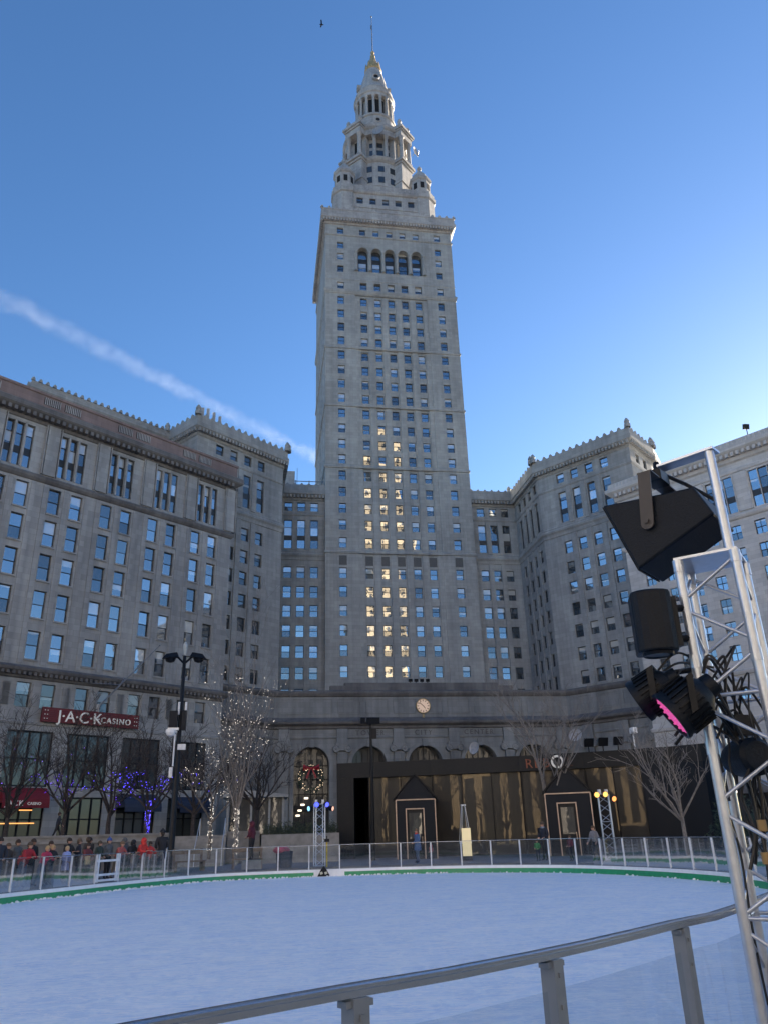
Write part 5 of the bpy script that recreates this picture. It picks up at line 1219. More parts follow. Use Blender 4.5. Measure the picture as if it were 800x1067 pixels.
# ------------------------------------------------------------------ bare trees
def grow(seed, base, h, spread, trunk_r, trunk_h, levels=4, kids=(5, 5, 4, 3), upb=.55, lean=(0, 0), first=None, twig=.012):
    r = random.Random(seed); tr = MB(); br = MB(); tips = []
    base = Vector(base); top = base+Vector((lean[0]*trunk_h, lean[1]*trunk_h, trunk_h))
    tr.tube([base-Vector((0, 0, .1)), base.lerp(top, .5)+Vector((r.gauss(0, .04), r.gauss(0, .04), 0)), top], [trunk_r*1.25, trunk_r, trunk_r*.85], 8)
    def branch(p, d, L_, rad, lv):
        n = 4 if lv < 2 else 3; pts = [p]; dd = d.copy()
        for k in range(n):
            dd = (dd+Vector((r.gauss(0, .13), r.gauss(0, .13), r.gauss(0, .08)+upb*.12))).normalized(); pts.append(pts[-1]+dd*L_/n)
        rads = [max(twig*.6, rad*(1-.62*k/n)) for k in range(n+1)]
        br.tube(pts, rads, 5 if lv == 0 else (4 if lv == 1 else 3), caps=False)
        tips.extend([(q, lv) for q in pts[1:]])
        if lv+1 < levels:
            for c in range(kids[min(lv+1, len(kids)-1)]):
                t = r.uniform(.25, 1.0); i = min(n-1, int(t*n)); q = pts[i].lerp(pts[i+1], t*n-i)
                ax = Vector((r.gauss(0, 1), r.gauss(0, 1), r.gauss(0, .6))); ax = (ax-ax.dot(dd)*dd).normalized()
                nd = (dd*r.uniform(.7, 1.0)+ax*r.uniform(.45, .8)+Vector((0, 0, upb*.35))).normalized()
                branch(q, nd, L_*r.uniform(.42, .62), rads[i]*.55, lv+1)
    n0 = kids[0]
    for c in range(n0):
        a = 2*math.pi*(c+r.uniform(-.3, .3))/n0; d = Vector((math.cos(a)*spread, math.sin(a)*spread, 1)).normalized()
        branch(top-Vector((0, 0, r.uniform(0, trunk_h*.25))), d, (h-trunk_h)*r.uniform(.62, .8), trunk_r*.6, 0)
    if first:
        for (d, L_) in first: branch(top-Vector((0, 0, .3)), Vector(d).normalized(), L_, trunk_r*.62, 0)
    branch(top, Vector((lean[0], lean[1], 1)).normalized(), (h-trunk_h)*.8, trunk_r*.75, 0)
    return tr, br, tips
def tree(label, seed, base, h, spread, tr_r, tr_h, mat, group=None, lights=None, **kw):
    t = thing('bare_tree', base, label, 'tree', group); a, b_, tips = grow(seed, base, h, spread, tr_r, tr_h, **kw)
    a.build('trunk', mat, t, smooth=True); b_.build('crown', mat, t)
    return t, tips
def lights(tips, label, col, st, n, seed, size=.03, jitter=.05, extra=None, group=None):
    r = random.Random(seed); q = MB(); pool = [p for p, lv in tips]
    for k in range(n):
        p = r.choice(pool)+Vector((r.gauss(0, jitter), r.gauss(0, jitter), r.gauss(0, jitter))); s = size*r.uniform(.5, 1.3)
        q.hull([p+Vector((s, 0, 0)), p+Vector((0, s, 0)), p+Vector((-s, 0, 0)), p+Vector((0, -s, 0))], [p+Vector((s*.2, 0, s)), p+Vector((0, s*.2, s)), p+Vector((-s*.2, 0, s)), p+Vector((0, -s*.2, s))])
    for p in (extra or []):
        s = size*r.uniform(.6, 1.3); p = Vector(p); q.hull([p+Vector((s, 0, 0)), p+Vector((0, s, 0)), p+Vector((-s, 0, 0)), p+Vector((0, -s, 0))], [p+Vector((s*.2, 0, s)), p+Vector((0, s*.2, s)), p+Vector((-s*.2, 0, s)), p+Vector((0, -s*.2, s))])
    o = q.build('string_lights', emit('bulb_%d' % seed, col, st)); tag(o, label, 'string lights', group, 'stuff'); return o
M['bark_pale'] = plain('pale_bark', (.19, .175, .165), .85, var=.25, scale=8)
def spiral(base, r_, z0, z1, n, seed): 
    g_ = random.Random(seed); return [(base[0]+r_*math.cos(a), base[1]+r_*math.sin(a), z) for z, a in ((g_.uniform(z0, z1), g_.uniform(0, 6.28)) for _ in range(n))]
t, tips = tree('tall slim bare tree wrapped in white lights to its trunk, right of the lamp post', 21, (-1.25, 48.0, GZ), 10.2, .2, .12, 3.0, M['bark_pale'], kids=(6, 5, 3, 2), upb=1.0, first=[((.2, 0, 1), 8.0), ((.1, 0, 1), 6.5), ((-.45, 0, .8), 3.6)], twig=.011)
lights([q for q in tips if q[0].z < 10.8], 'hundreds of tiny white lights over the tall slim tree', (1, .9, .76), 2.6, 300, 2, .017, extra=spiral((-1.25, 48.0), .14, .5, 3.4, 150, 4)+spiral((-2.75, 49.2), .14, 1.2, 4.0, 90, 5))
t, tips2 = tree('short second bare tree with lights, standing just left of the tall slim lit tree', 22, (-2.75, 49.2, .8), 6.2, .7, .09, 2.4, M['bark'], kids=(5, 5, 4, 3), upb=.5)
lights(tips2, 'tiny white lights on the short tree left of the tall lit one', (1, .9, .76), 3, 120, 6, .018)
rowg = 'bare trees in a row along the store'
row = [(-20.6, 58.5, 31, 8.2, 'leftmost bare tree of the row along the store, cut by the picture edge'), (-17.0, 60.0, 32, 8.4, 'dark bare tree standing before the red awning'), (-13.35, 60.6, 33, 8.6, 'wide forked bare tree with purple lights, right of the red awning'),
       (-10.4, 60.8, 34, 7.8, 'dark bare tree between the two trees with purple and blue lights'), (-7.65, 59.6, 35, 7.6, 'bare tree whose trunk and forks glow blue, left of the lamp post'), (-4.6, 61.0, 36, 7.4, 'dim bare tree behind the lamp post'), (-.2, 63.5, 37, 7.0, 'faint bare tree before the glass shelter')]
for x, y, sd_, h, lb in row:
    t, tp = tree(lb, sd_, (x, y, 2.0), h, .85, .15, 1.9, M['bark_dark'], rowg, kids=(6, 6, 5, 4), upb=.3, twig=.015)
    low = [q for q in tp if q[0].z < 6.3]
    if sd_ == 33: lights(low, 'purple lights in the forks of the wide bare tree', (.14, .04, .9), 2.2, 130, 7, .03)
    if sd_ == 35: lights(low, 'blue lights in the forks and on the trunk of the bare tree', (.1, .07, 1), 3.4, 130, 8, .03, extra=spiral((x, y), .17, 2.1, 4.4, 130, 9))
    if sd_ == 32: lights([q for q in tp if q[0].z < 8], 'sparse purple lights on the tree before the red awning', (.25, .1, .9), 2, 30, 10, .03)
    if sd_ == 36: lights(low, 'scattered blue lights on the dim tree behind the lamp post', (.12, .08, 1), 2, 35, 12, .03)
tree('pale bare tree reaching straight up before the right end of the arches', 41, (16.3, 45.3, GZ), 9.6, .38, .12, 2.6, M['bark_pale'], kids=(5, 5, 4, 3), upb=.6)
tree('pale bare tree with long branches sweeping left, at the right end of the pavilion', 42, (20.2, 37.6, GZ), 5.6, .8, .1, 1.8, M['bark_pale'], kids=(4, 4, 4, 3), upb=.25, first=[((-.62, .15, .72), 4.6), ((-.5, .1, .8), 4.0)])
tree('thin bare tree beside the dark evergreen shrub, right of the pavilion', 43, (26.5, 46.5, GZ), 6.4, .5, .08, 2.0, M['bark'], kids=(5, 5, 4, 3), upb=.5)
def shrub(x, y, z, r_, h, seed, label):
    t = thing('evergreen_shrub', (x, y, z), label, 'shrub'); g_ = random.Random(seed); q = MB()
    for k in range(2600):
        a = g_.uniform(0, 6.28); u = g_.random(); rr_ = r_*math.sqrt(g_.random())*(1-.6*u*u)*(1+.2*math.sin(3*a+u*5)); c = Vector((x+rr_*math.cos(a), y+rr_*math.sin(a), z+.2+u*h))
        d = Vector((g_.gauss(0, 1), g_.gauss(0, 1), g_.gauss(.3, .6))).normalized()*g_.uniform(.1, .24); s = d.orthogonal().normalized()*.035; q.quad([c-s, c+s, c+d])
    q.build('foliage', plain('evergreen_leaf', (.022, .04, .02), .7, var=.5), t); q = MB(); q.tube([(x, y, z), (x, y, z+h*.7)], .06, 6); q.build('stem', M['bark_dark'], t)
shrub(23.6, 38.6, GZ, 1.5, 2.5, 61, 'dark evergreen shrub right of the pavilion, seen through the silver truss')
shrub(26.0, 41.0, GZ, 1.3, 1.6, 62, 'low dark evergreen shrub behind the truss, farthest right')

# ------------------------------------------------------------------ people
SK = plain('skin', (.42, .25, .18), .55, var=.06); SK2 = plain('brown_skin', (.2, .11, .075), .55, var=.06); SHOE = plain('dark_shoe', (.02, .018, .017), .5)
EYE = plain('eye', (.02, .015, .012), .2); LIP = plain('lip', (.3, .11, .1), .5)
CL = {}
def cloth(c, nm):
    if nm not in CL: CL[nm] = plain(nm+'_cloth', c, .8, var=.18, scale=20, bump=.1)
    return CL[nm]
def person(loc, rz, H, label, jacket, trousers, hair=(.03, .02, .015), pose='stand', head_gear=None, skin=None, gear_mat=None, group=None, long_coat=False, child=False, hair_long=False, scarf=None):
    t = thing('person', loc, label, 'person', group, rz); skin = skin or SK
    k = H; lean = {'stand': .04, 'lean': .42, 'walk': .1, 'look': .16}[pose]; sl, cl = math.sin(lean), math.cos(lean)
    hipz = .5*k; T = lambda f, s, u: Vector((f*cl+u*sl, s, hipz-(.02*k if pose == 'lean' else 0)-f*sl+u*cl))
    off = -.14*k*sl/.4 if pose == 'lean' else 0
    V = {}; 
    V['pel'] = T(0, 0, 0); V['waist'] = T(0, 0, .1*k); V['chest'] = T(.01*k, 0, .22*k); V['neck'] = T(.0, 0, .325*k)
    hd = Vector((.02*k, 0, .055*k)) if pose == 'lean' else Vector((.005*k, 0, .05*k))
    V['chin'] = V['neck']+hd*.6; V['head'] = V['neck']+hd*.6+Vector((.012*k, 0, .048*k)); V['crown'] = V['head']+Vector((-.006*k, 0, .05*k))
    rad = {'pel': .085*k, 'waist': .08*k, 'chest': .09*k, 'neck': .034*k, 'chin': .036*k, 'head': .054*k, 'crown': .04*k}
    E = [('pel', 'waist'), ('waist', 'chest'), ('chest', 'neck'), ('neck', 'chin'), ('chin', 'head'), ('head', 'crown')]; reg = {('pel', 'waist'): 1, ('waist', 'chest'): 1, ('chest', 'neck'): 1, ('neck', 'chin'): 0, ('chin', 'head'): 0, ('head', 'crown'): 0}
    puff = 1.12 if long_coat else 1.0
    for s, sg in (('l', 1), ('r', -1)):
        st_ = 0
        if pose == 'walk': st_ = .16*k*sg
        if pose == 'lean': st_ = -.06*k+.05*k*sg
        V['hip'+s] = V['pel']+Vector((0, sg*.052*k, -.02*k)); V['knee'+s] = Vector((st_*.55+.02*k, sg*.058*k, .275*k)); V['ank'+s] = Vector((st_-.01*k, sg*.06*k, .045*k)); V['toe'+s] = Vector((st_+.085*k, sg*.068*k, .022*k))
        V['sho'+s] = T(.0, sg*.112*k, .29*k)
        if pose in ('lean', 'look'):
            V['elb'+s] = V['sho'+s]+Vector((.07*k, sg*.05*k, -.145*k)); V['wri'+s] = V['elb'+s]+Vector((.115*k, -sg*.075*k, .025*k))
        elif pose == 'walk':
            V['elb'+s] = V['sho'+s]+Vector((-.05*k*sg, sg*.03*k, -.165*k)); V['wri'+s] = V['elb'+s]+Vector((.09*k, -sg*.01*k, -.1*k))
        else:
            V['elb'+s] = V['sho'+s]+Vector((-.01*k, sg*.04*k, -.165*k)); V['wri'+s] = V['elb'+s]+Vector((.1*k, -sg*.06*k, -.04*k))
        rad.update({'hip'+s: .062*k, 'knee'+s: .04*k, 'ank'+s: .028*k, 'toe'+s: .024*k, 'sho'+s: .05*k*puff, 'elb'+s: .039*k*puff, 'wri'+s: .025*k})
        for e, g_ in ((('pel', 'hip'+s), 1 if long_coat else 2), (('hip'+s, 'knee'+s), 2), (('knee'+s, 'ank'+s), 2), (('ank'+s, 'toe'+s), 3), (('chest', 'sho'+s), 1), (('sho'+s, 'elb'+s), 1), (('elb'+s, 'wri'+s), 1)): E.append(e); reg[e] = g_
    names = list(V); idx = {n_: i for i, n_ in enumerate(names)}
    me = bpy.data.meshes.new('body'); me.from_pydata([tuple(V[n_]) for n_ in names], [(idx[a], idx[b_]) for a, b_ in E], [])
    o = bpy.data.objects.new('body', me); COL.objects.link(o)
    sk = o.modifiers.new('skin', 'SKIN'); sk.use_smooth_shade = True
    for i, n_ in enumerate(names): d = me.skin_vertices[0].data[i]; d.radius = (rad[n_], rad[n_]); d.use_root = (n_ == 'pel')
    sb = o.modifiers.new('sub', 'SUBSURF'); sb.levels = 1; sb.render_levels = 1
    dg = bpy.context.evaluated_depsgraph_get(); m2 = bpy.data.meshes.new_from_object(o.evaluated_get(dg)); bpy.data.objects.remove(o)
    segs = [(V[a], V[b_], reg[(a, b_)], max(rad[a], rad[b_])) for a, b_ in E]
    q = MB(); q.v = [tuple(v.co) for v in m2.vertices]
    for p in m2.polygons:
        c = p.center; best = None
        for a, b_, g_, rr_ in segs:
            ab = b_-a; tt = max(0, min(1, (c-a).dot(ab)/ab.length_squared)); dist = (c-a-ab*tt).length/ (rr_+.02)
            if best is None or dist < best[0]: best = (dist, g_)
        q.f.append(tuple(p.vertices)); q.mi.append(best[1])
    bpy.data.meshes.remove(m2)
    hdc = V['head']
    q.hull([hdc+Vector((.05*k, -.008*k, -.012*k)), hdc+Vector((.05*k, .008*k, -.012*k)), hdc+Vector((.05*k, 0, .018*k))], [hdc+Vector((.064*k, -.005*k, -.012*k)), hdc+Vector((.064*k, .005*k, -.012*k)), hdc+Vector((.055*k, 0, .01*k))], 0)
    for sg in (-1, 1):
        q.ball(tuple(hdc+Vector((.047*k, sg*.02*k, .012*k))), .0065*k, 6, 4); q.ball(tuple(hdc+Vector((-.002*k, sg*.052*k, .0))), .012*k, 6, 0)
    q.obox(hdc+Vector((.047*k, 0, -.027*k)), (.004*k, 0, 0), (0, .014*k, 0), (0, 0, .003*k), 5)
    for s, sg in (('l', 1), ('r', -1)):                # palms with four fingers and a thumb
        w_ = V['wri'+s]; d = (w_-V['elb'+s]).normalized(); sd_ = d.cross(Vector((0, 0, 1))).normalized(); up = sd_.cross(d)
        pe = w_+d*.055*k
        q.hull([w_+sd_*.016*k+up*.009*k, w_-sd_*.016*k+up*.009*k, w_-sd_*.016*k-up*.009*k, w_+sd_*.016*k-up*.009*k], [pe+sd_*.022*k+up*.008*k, pe-sd_*.022*k+up*.008*k, pe-sd_*.022*k-up*.008*k, pe+sd_*.022*k-up*.008*k], 0)
        for f in range(4):
            a = pe+sd_*(.018-.012*f)*k; L_ = (.036, .042, .04, .03)[f]*k; q.tube([a-d*.006*k, a+d*L_*.5-up*.004*k, a+d*L_*.8-up*.018*k], [.0062*k, .0056*k, .004*k], 5, 0)
        a = w_+d*.02*k+sd_*(-sg*.018*k); q.tube([a, a+d*.02*k-sd_*sg*.014*k, a+d*.04*k-sd_*sg*.012*k], [.0075*k, .0065*k, .0045*k], 5, 0)
    q.build_local = None
    bo = q.build('body', [skin, jacket, trousers, SHOE, EYE, LIP]); bo.data.polygons.foreach_set('use_smooth', [True]*len(bo.data.polygons)); bo.parent = t
    def child_mesh(nm, qq, mat): c = qq.build(nm, mat, smooth=True); c.parent = t; return c
    hc = hdc+Vector((-.008*k, 0, .016*k)); R_ = .062*k
    def cap(r_, lo, ctr):
        qq = MB(); n_ = 7; qq.lathe([(r_*math.sin(math.pi*(1-j/n_)*(1-lo))+1e-4, r_*1.05*math.cos(math.pi*(1-j/n_)*(1-lo))) for j in range(n_+1)], 14, tuple(ctr)); return qq
    if head_gear in (None, 'scarf'):
        qq = cap(R_*1.02, .42, hc+Vector((-.012*k, 0, .006*k)))
        if hair_long: qq.hull([tuple(hc+Vector((-.05*k, y*k, .02*k))) for y in (-.045, .045)]+[tuple(hc+Vector((-.005*k, y*k, .02*k))) for y in (.058, -.058)], [tuple(hc+Vector((-.06*k, y*k, -.13*k))) for y in (-.05, .05)]+[tuple(hc+Vector((-.02*k, y*k, -.12*k))) for y in (.058, -.058)])
        else: qq.ball(tuple(hc+Vector((-.025*k, 0, -.012*k))), R_*.82, 10)
        child_mesh('hair', qq, cloth(hair, 'hair_%02d' % int(hair[0]*100)))
    elif head_gear == 'hood':
        qq = cap(R_*1.2, .30, hc+Vector((-.014*k, 0, .0))); qq.ball(tuple(hc+Vector((-.035*k, 0, -.03*k))), R_*1.0, 10); qq.lathe([(R_*.95, -.05*k), (R_*1.15, -.085*k), (R_*1.0, -.105*k)], 14, tuple(hc)); child_mesh('hood', qq, jacket)
    elif head_gear == 'beanie':
        qq = cap(R_*1.08, .46, hc+Vector((-.006*k, 0, .012*k))); qq.ball(tuple(hc+Vector((-.006*k, 0, .012*k+R_*1.2))), R_*.3, 8); child_mesh('beanie', qq, gear_mat)
        qq = MB(); qq.ball(tuple(hc+Vector((-.022*k, 0, -.012*k))), R_*.85, 10); child_mesh('hair', qq, cloth(hair, 'hair_%02d' % int(hair[0]*100)))
    if long_coat:
        a = V['pel']+Vector((0, 0, .1*k)); qq = MB(); qq.lathe([(.088*k, .02*k), (.1*k, -.1*k), (.112*k, -.24*k), (.1*k, -.245*k), (.06*k, -.05*k)], 16, tuple(a)); child_mesh('coat_skirt', qq, jacket)
    if scarf is not None:
        qq = MB(); c = V['neck']+Vector((0, 0, .01*k)); qq.lathe([(.05*k, -.02*k), (.062*k, 0), (.05*k, .022*k)], 14, tuple(c)); child_mesh('scarf', qq, scarf)
    return t
RED = cloth((.32, .02, .03), 'crimson'); RED2 = cloth((.5, .035, .03), 'scarlet'); PINKR = cloth((.42, .04, .09), 'raspberry'); BLK = cloth((.014, .014, .017), 'black'); NAVY = cloth((.015, .02, .035), 'navy'); JEAN = cloth((.07, .1, .16), 'denim'); GREY = cloth((.09, .095, .1), 'grey')
LAV = cloth((.3, .35, .62), 'lavender'); MAR = cloth((.09, .012, .025), 'maroon'); CORAL = cloth((.36, .09, .08), 'coral'); BLUEC = cloth((.06, .12, .26), 'sky_blue'); GREEN = cloth((.04, .2, .06), 'leaf_green'); BROWN = cloth((.06, .045, .035), 'brown'); DBLUE = cloth((.03, .07, .25), 'cobalt')
SG = 'spectators at the far left rail'
def at_rail(x, y): return math.atan2(*( (lambda i: (-ENORM[i].y, -ENORM[i].x))(min(range(NE), key=lambda i: (EDGE[i]-Vector((x, y))).length)) ))
def spect(x, y, ztop, label, **kw):
    H = ztop-GZ; pose = kw.get('pose', 'stand'); tall = H/(.93 if pose == 'lean' else .985)
    turn = kw.pop('turn', 0); return person((x, y, GZ), at_rail(x, y)+turn, tall, label, group=SG, **kw)
spect(-8.75, 30.5, 2.05, 'person in a navy jacket with short dark hair at the left picture edge', jacket=NAVY, trousers=JEAN, turn=-.6)
spect(-8.75, 31.5, 1.86, 'person with brown hair half hidden behind the navy jacket at the left edge', jacket=BROWN, trousers=GREY, hair=(.1, .06, .035), hair_long=True)
spect(-8.1, 31.2, 1.86, 'person in a dark red jacket and jeans leaning with folded arms on the rail', jacket=RED, trousers=JEAN, hair=(.07, .05, .035), pose='lean')
spect(-8.2, 32.6, 1.99, 'dark haired person in black standing behind the dark red jacket', jacket=BLK, trousers=BLK, skin=SK2)
spect(-7.66, 32.0, 1.72, 'blond child in a bright crimson jacket and jeans leaning on the rail', jacket=PINKR, trousers=JEAN, hair=(.4, .28, .14), pose='lean')
spect(-7.5, 32.5, 1.76, 'blond child in black just right of the bright crimson jacket', jacket=BLK, trousers=GREY, hair=(.38, .26, .13), pose='look')
spect(-7.05, 32.95, 1.70, 'small blond child in a pale lavender padded coat at the rail', jacket=LAV, trousers=NAVY, hair=(.42, .3, .16), long_coat=True)
spect(-7.35, 34.3, 2.0, 'person in black holding a hand up, behind the lavender coat', jacket=BLK, trousers=BLK, pose='look')
spect(-7.0, 34.7, 1.96, 'person with light brown hair in a dark coat between two dark haired people', jacket=NAVY, trousers=BLK, hair=(.12, .08, .05), turn=.5)
spect(-6.6, 34.2, 1.78, 'child with a plaid dark red shirt looking over the rail', jacket=cloth((.12, .025, .03), 'plaid_red'), trousers=BLK, pose='look', hair=(.05, .03, .02))
spect(-6.75, 35.4, 2.0, 'dark haired person in black turned sideways, behind the plaid shirt', jacket=BLK, trousers=NAVY, turn=1.2, skin=SK2)
spect(-6.3, 35.2, 1.86, 'person in a dark green jacket left of the blue knitted hat', jacket=cloth((.03, .045, .035), 'bottle_green'), trousers=BLK, hair=(.06, .045, .03))
spect(-6.05, 35.8, 1.95, 'person wearing a blue knitted hat and grey coat', jacket=GREY, trousers=BLK, head_gear='beanie', gear_mat=DBLUE)
spect(-5.72, 36.1, 1.80, 'person in a coral top with tan trousers leaning behind the rink gate', jacket=CORAL, trousers=cloth((.16, .13, .1), 'tan'), hair=(.16, .1, .06), pose='lean')
spect(-5.35, 36.6, 1.84, 'person in a black hooded coat bowed over the rail beside the scarlet hood', jacket=BLK, trousers=BLK, head_gear='hood', pose='lean')
spect(-4.95, 36.75, 1.90, 'person in a scarlet hooded jacket leaning on the rail', jacket=RED2, trousers=GREY, head_gear='hood', pose='lean')
spect(-4.62, 37.3, 1.78, 'dark haired child in a red jacket right of the scarlet hood', jacket=RED2, trousers=GREY, pose='look', skin=SK2)
spect(-4.15, 37.9, 2.24, 'tall person in a black hat and black jacket standing beside the lamp post', jacket=BLK, trousers=NAVY, head_gear='beanie', gear_mat=BLK, turn=math.pi-.5)
spect(-8.9, 33.2, 1.98, 'person in a charcoal coat in the second row behind the dark red jacket', jacket=GREY, trousers=BLK, hair=(.05, .035, .025))
spect(-7.9, 34.0, 1.9, 'person with long dark hair in a burgundy coat in the second row', jacket=MAR, trousers=BLK, hair=(.03, .02, .015), hair_long=True)
spect(-6.95, 36.2, 2.02, 'tall person in a brown jacket in the second row behind the blue knitted hat', jacket=BROWN, trousers=NAVY, hair=(.08, .05, .03))
spect(-5.7, 37.6, 1.95, 'person in a dark grey hood in the second row left of the scarlet hood', jacket=GREY, trousers=BLK, head_gear='hood')
spect(-8.35, 32.0, 1.62, 'child in a bright red coat squeezed between the dark red and crimson jackets', jacket=RED2, trousers=JEAN, hair=(.08, .05, .03))
q = MB(); 
t = thing('stone_block', (-.3, 41.6, GZ), 'low stone block on which the person in maroon stands', 'block'); q.box(-.75, .2, 41.25, 42.0, GZ, GZ+.4); q.build('body', M['concrete'], t)
person((-.3, 41.6, GZ+.4), R(150), 1.78, 'person in a maroon hooded coat standing alone behind the rail', jacket=MAR, trousers=BLK, head_gear='hood')
person((-11.75, 51.6, 2.02), R(15), 1.55, 'person in a dark padded coat walking on the terrace before the casino', jacket=NAVY, trousers=BLK, pose='walk', hair=(.05, .04, .03), long_coat=False)
person((7.97, 41.9, GZ), R(190), 1.62, 'person in a long sky blue coat with a red scarf behind the far rail', jacket=BLUEC, trousers=JEAN, long_coat=True, hair=(.12, .08, .05), scarf=RED2, hair_long=True)
person((8.6, 41.6, GZ), R(200), .85, 'toddler in a pink coat beside the long sky blue coat', jacket=cloth((.35, .12, .14), 'dusty_pink'), trousers=GREY, head_gear='hood')
person((13.0, 38.2, GZ), R(220), .95, 'small child in a bright green jacket behind the right rail', jacket=GREEN, trousers=NAVY, hair=(.06, .04, .03))
person((13.6, 38.9, GZ), R(215), 1.75, 'adult in a dark blue coat behind the child in green', jacket=NAVY, trousers=BLK, hair=(.07, .05, .03), scarf=cloth((.2, .25, .35), 'pale_blue'))
person((15.1, 36.3, GZ), R(200), 1.5, 'person in a pale grey jacket beside the orange lit light stand', jacket=cloth((.18, .18, .2), 'pale_grey'), trousers=BLK, hair=(.1, .07, .04), pose='walk')
person((14.1, 36.8, GZ), R(200), 1.1, 'child in a dark red coat left of the pale grey jacket', jacket=MAR, trousers=BLK, hair=(.08, .05, .03))

# ------------------------------------------------------------------ silver truss and stage lights close by on the right
TL, TFr, TR, TB = (2.172, 3.642), (2.386, 3.454), (2.574, 3.668), (2.36, 3.856)
tt = thing('lighting_truss', (2.347, 3.671, GZ), 'tall silver lattice truss carrying black stage lights at the right edge', 'lighting truss')
TZ = 3.06
c_, b_ = truss_mesh([TL, TFr, TR, TB], GZ-.05, TZ, .025, .0095, .245, 10)
for q in c_:
    q.build('chord', M['alu'], tt, smooth=True)
for q in b_: q.build('bracing', M['alu'], tt, smooth=True)
for c in (TL, TFr, TR, TB):
    for z in (TZ-.03, 2.52, 2.1): q = MB(); q.tube([(c[0], c[1], z-.035), (c[0], c[1], z+.03)], .0285, 12); q.build('coupler', M['alu'], tt)
def plate(z, cs, grow=.05, slot=True):
    q = MB(); cx = sum(c[0] for c in cs)/4; cy = sum(c[1] for c in cs)/4
    P = [(cx+(c[0]-cx)*(1+grow*4), cy+(c[1]-cy)*(1+grow*4)) for c in cs] if slot else cs; q.prism(P, z, z+.014)
    return q.build('mounting_plate', M['alu'], tt)
plate(TZ, [TL, TFr, TR, TB], .03)
q = MB(); q.tube([(2.425, 3.545, TZ+.014), (2.425, 3.545, 3.68)], .026, 14); q.build('mast', M['alu'], tt, smooth=True)
plate(3.68, [(2.22, 3.76), (2.42, 3.50), (2.50, 3.56), (2.30, 3.82)], slot=False)
# loudspeaker hung from the upper plate
w3 = Vector((.744, .669, 0)); SA, SB, SC, SD = Vector((1.986, 4.041, 3.546)), Vector((2.091, 3.924, 3.107)), Vector((2.402, 3.579, 3.318)), Vector((2.348, 3.639, 3.504))
W3 = w3*.37
ls = thing('stage_speaker', tuple((SA+SC)/2+W3/2), 'big black wedge loudspeaker hung by a metal bracket at the truss top', 'loudspeaker')
q = MB(); q.hull([SA, SB, SC, SD], [SA+W3, SB+W3, SC+W3, SD+W3]); o = q.build('cabinet', M['black_matte'], ls)
bv = o.modifiers.new('bevel', 'BEVEL'); bv.width = .012; bv.segments = 2
q = MB(); fn = (SA-SD).normalized(); q.hull([SA+w3*.03+fn*.003, SB+w3*.03+fn*.003, SB+W3-w3*.03+fn*.003, SA+W3-w3*.03+fn*.003], [SA+w3*.03+fn*.014, SB+w3*.03+fn*.014, SB+W3-w3*.03+fn*.014, SA+W3-w3*.03+fn*.014]); q.build('grille', plain('grille_cloth', (.02, .02, .022), .9), ls)
bolt = Vector((2.160, 3.847, 3.385)); brm = plain('bracket_paint', (.05, .045, .045), .5)
def strap(p0, p1, n, wd, th):                     # flat bar
    d = (p1-p0).normalized(); s = d.cross(n).normalized()*wd/2; m_ = n.normalized()*th/2; qq = MB(); qq.obox((p0+p1)/2, (p1-p0)/2, s, m_); return qq
top1 = Vector((2.174, 3.817, 3.665)); outw = -w3*.02
q = strap(bolt+outw-Vector((0, 0, .03)), top1+outw, w3, .075, .008)
mm = Matrix(((-w3.y, 0, -w3.x), (w3.x, 0, -w3.y), (0, 1, 0))); q.lathe([(.001, .006), (.0375, .006), (.0375, -.006)], 16, tuple(bolt+outw-Vector((0, 0, .03))), mat=mm); q.lathe([(.001, .022), (.014, .022), (.014, 0)], 8, tuple(bolt+outw-Vector((0, 0, .02))), mat=mm)
b2_ = bolt+W3-outw; t2_ = top1+W3-outw
q2 = strap(b2_-Vector((0, 0, .03)), t2_, w3, .075, .008); i0 = len(q.v); q.v += q2.v; q.f += [tuple(i+i0 for i in f) for f in q2.f]; q.mi += q2.mi
q2 = strap(top1+outw, t2_, Vector((0, 0, 1)), .085, .008); i0 = len(q.v); q.v += q2.v; q.f += [tuple(i+i0 for i in f) for f in q2.f]; q.mi += q2.mi
q.build('bracket', brm, ls)
mid3 = (top1+t2_)/2; q = MB(); q.tube([mid3, mid3+Vector((.03, .03, .15))], .02, 8); q.obox(mid3+Vector((0, 0, .03)), w3*.07, Vector((-w3.y, w3.x, 0))*.05, (0, 0, .035)); q.tube([mid3+Vector((.05, .0, .06)), mid3+Vector((.22, .06, .03)), mid3+Vector((.36, .0, -.1))], .012, 6); q.build('clamp', M['black'], ls)
# small round-fronted speaker box under it
bx = Vector((1.985, 3.66, 0)); ps = thing('stage_speaker', (1.985, 3.66, 2.6), 'black round fronted speaker box fixed under the wedge loudspeaker on the truss', 'loudspeaker')
fd = Vector((-.35, -.94)); sd2 = Vector((.94, -.35)); poly = []
for k in range(9): a = math.pi*k/8; poly.append(bx.xy+sd2*(.1*math.cos(a))+fd*(.03+.06*math.sin(a)))
poly += [bx.xy-sd2*.1-fd*.1, bx.xy+sd2*.1-fd*.1]
q = MB(); q.prism([(p.x, p.y) for p in poly], 2.565, 2.885); o = q.build('cabinet', M['black_matte'], ps); bv = o.modifiers.new('bevel', 'BEVEL'); bv.width = .012; bv.segments = 2
q = MB(); q.lathe([(.001, 2.557), (.06, 2.557), (.075, 2.55), (.08, 2.565)], 20, (bx.x, bx.y, 0)); q.build('port_ring', M['black'], ps)
q = MB(); q.tube([(2.05, 3.67, 2.64), (2.172, 3.642, 2.64)], .02, 8); q.build('clamp', M['black'], ps); q = MB(); q.tube([(2.05, 3.67, 2.8), (2.172, 3.642, 2.8)], .02, 8); q.build('clamp', M['black'], ps); q = MB()
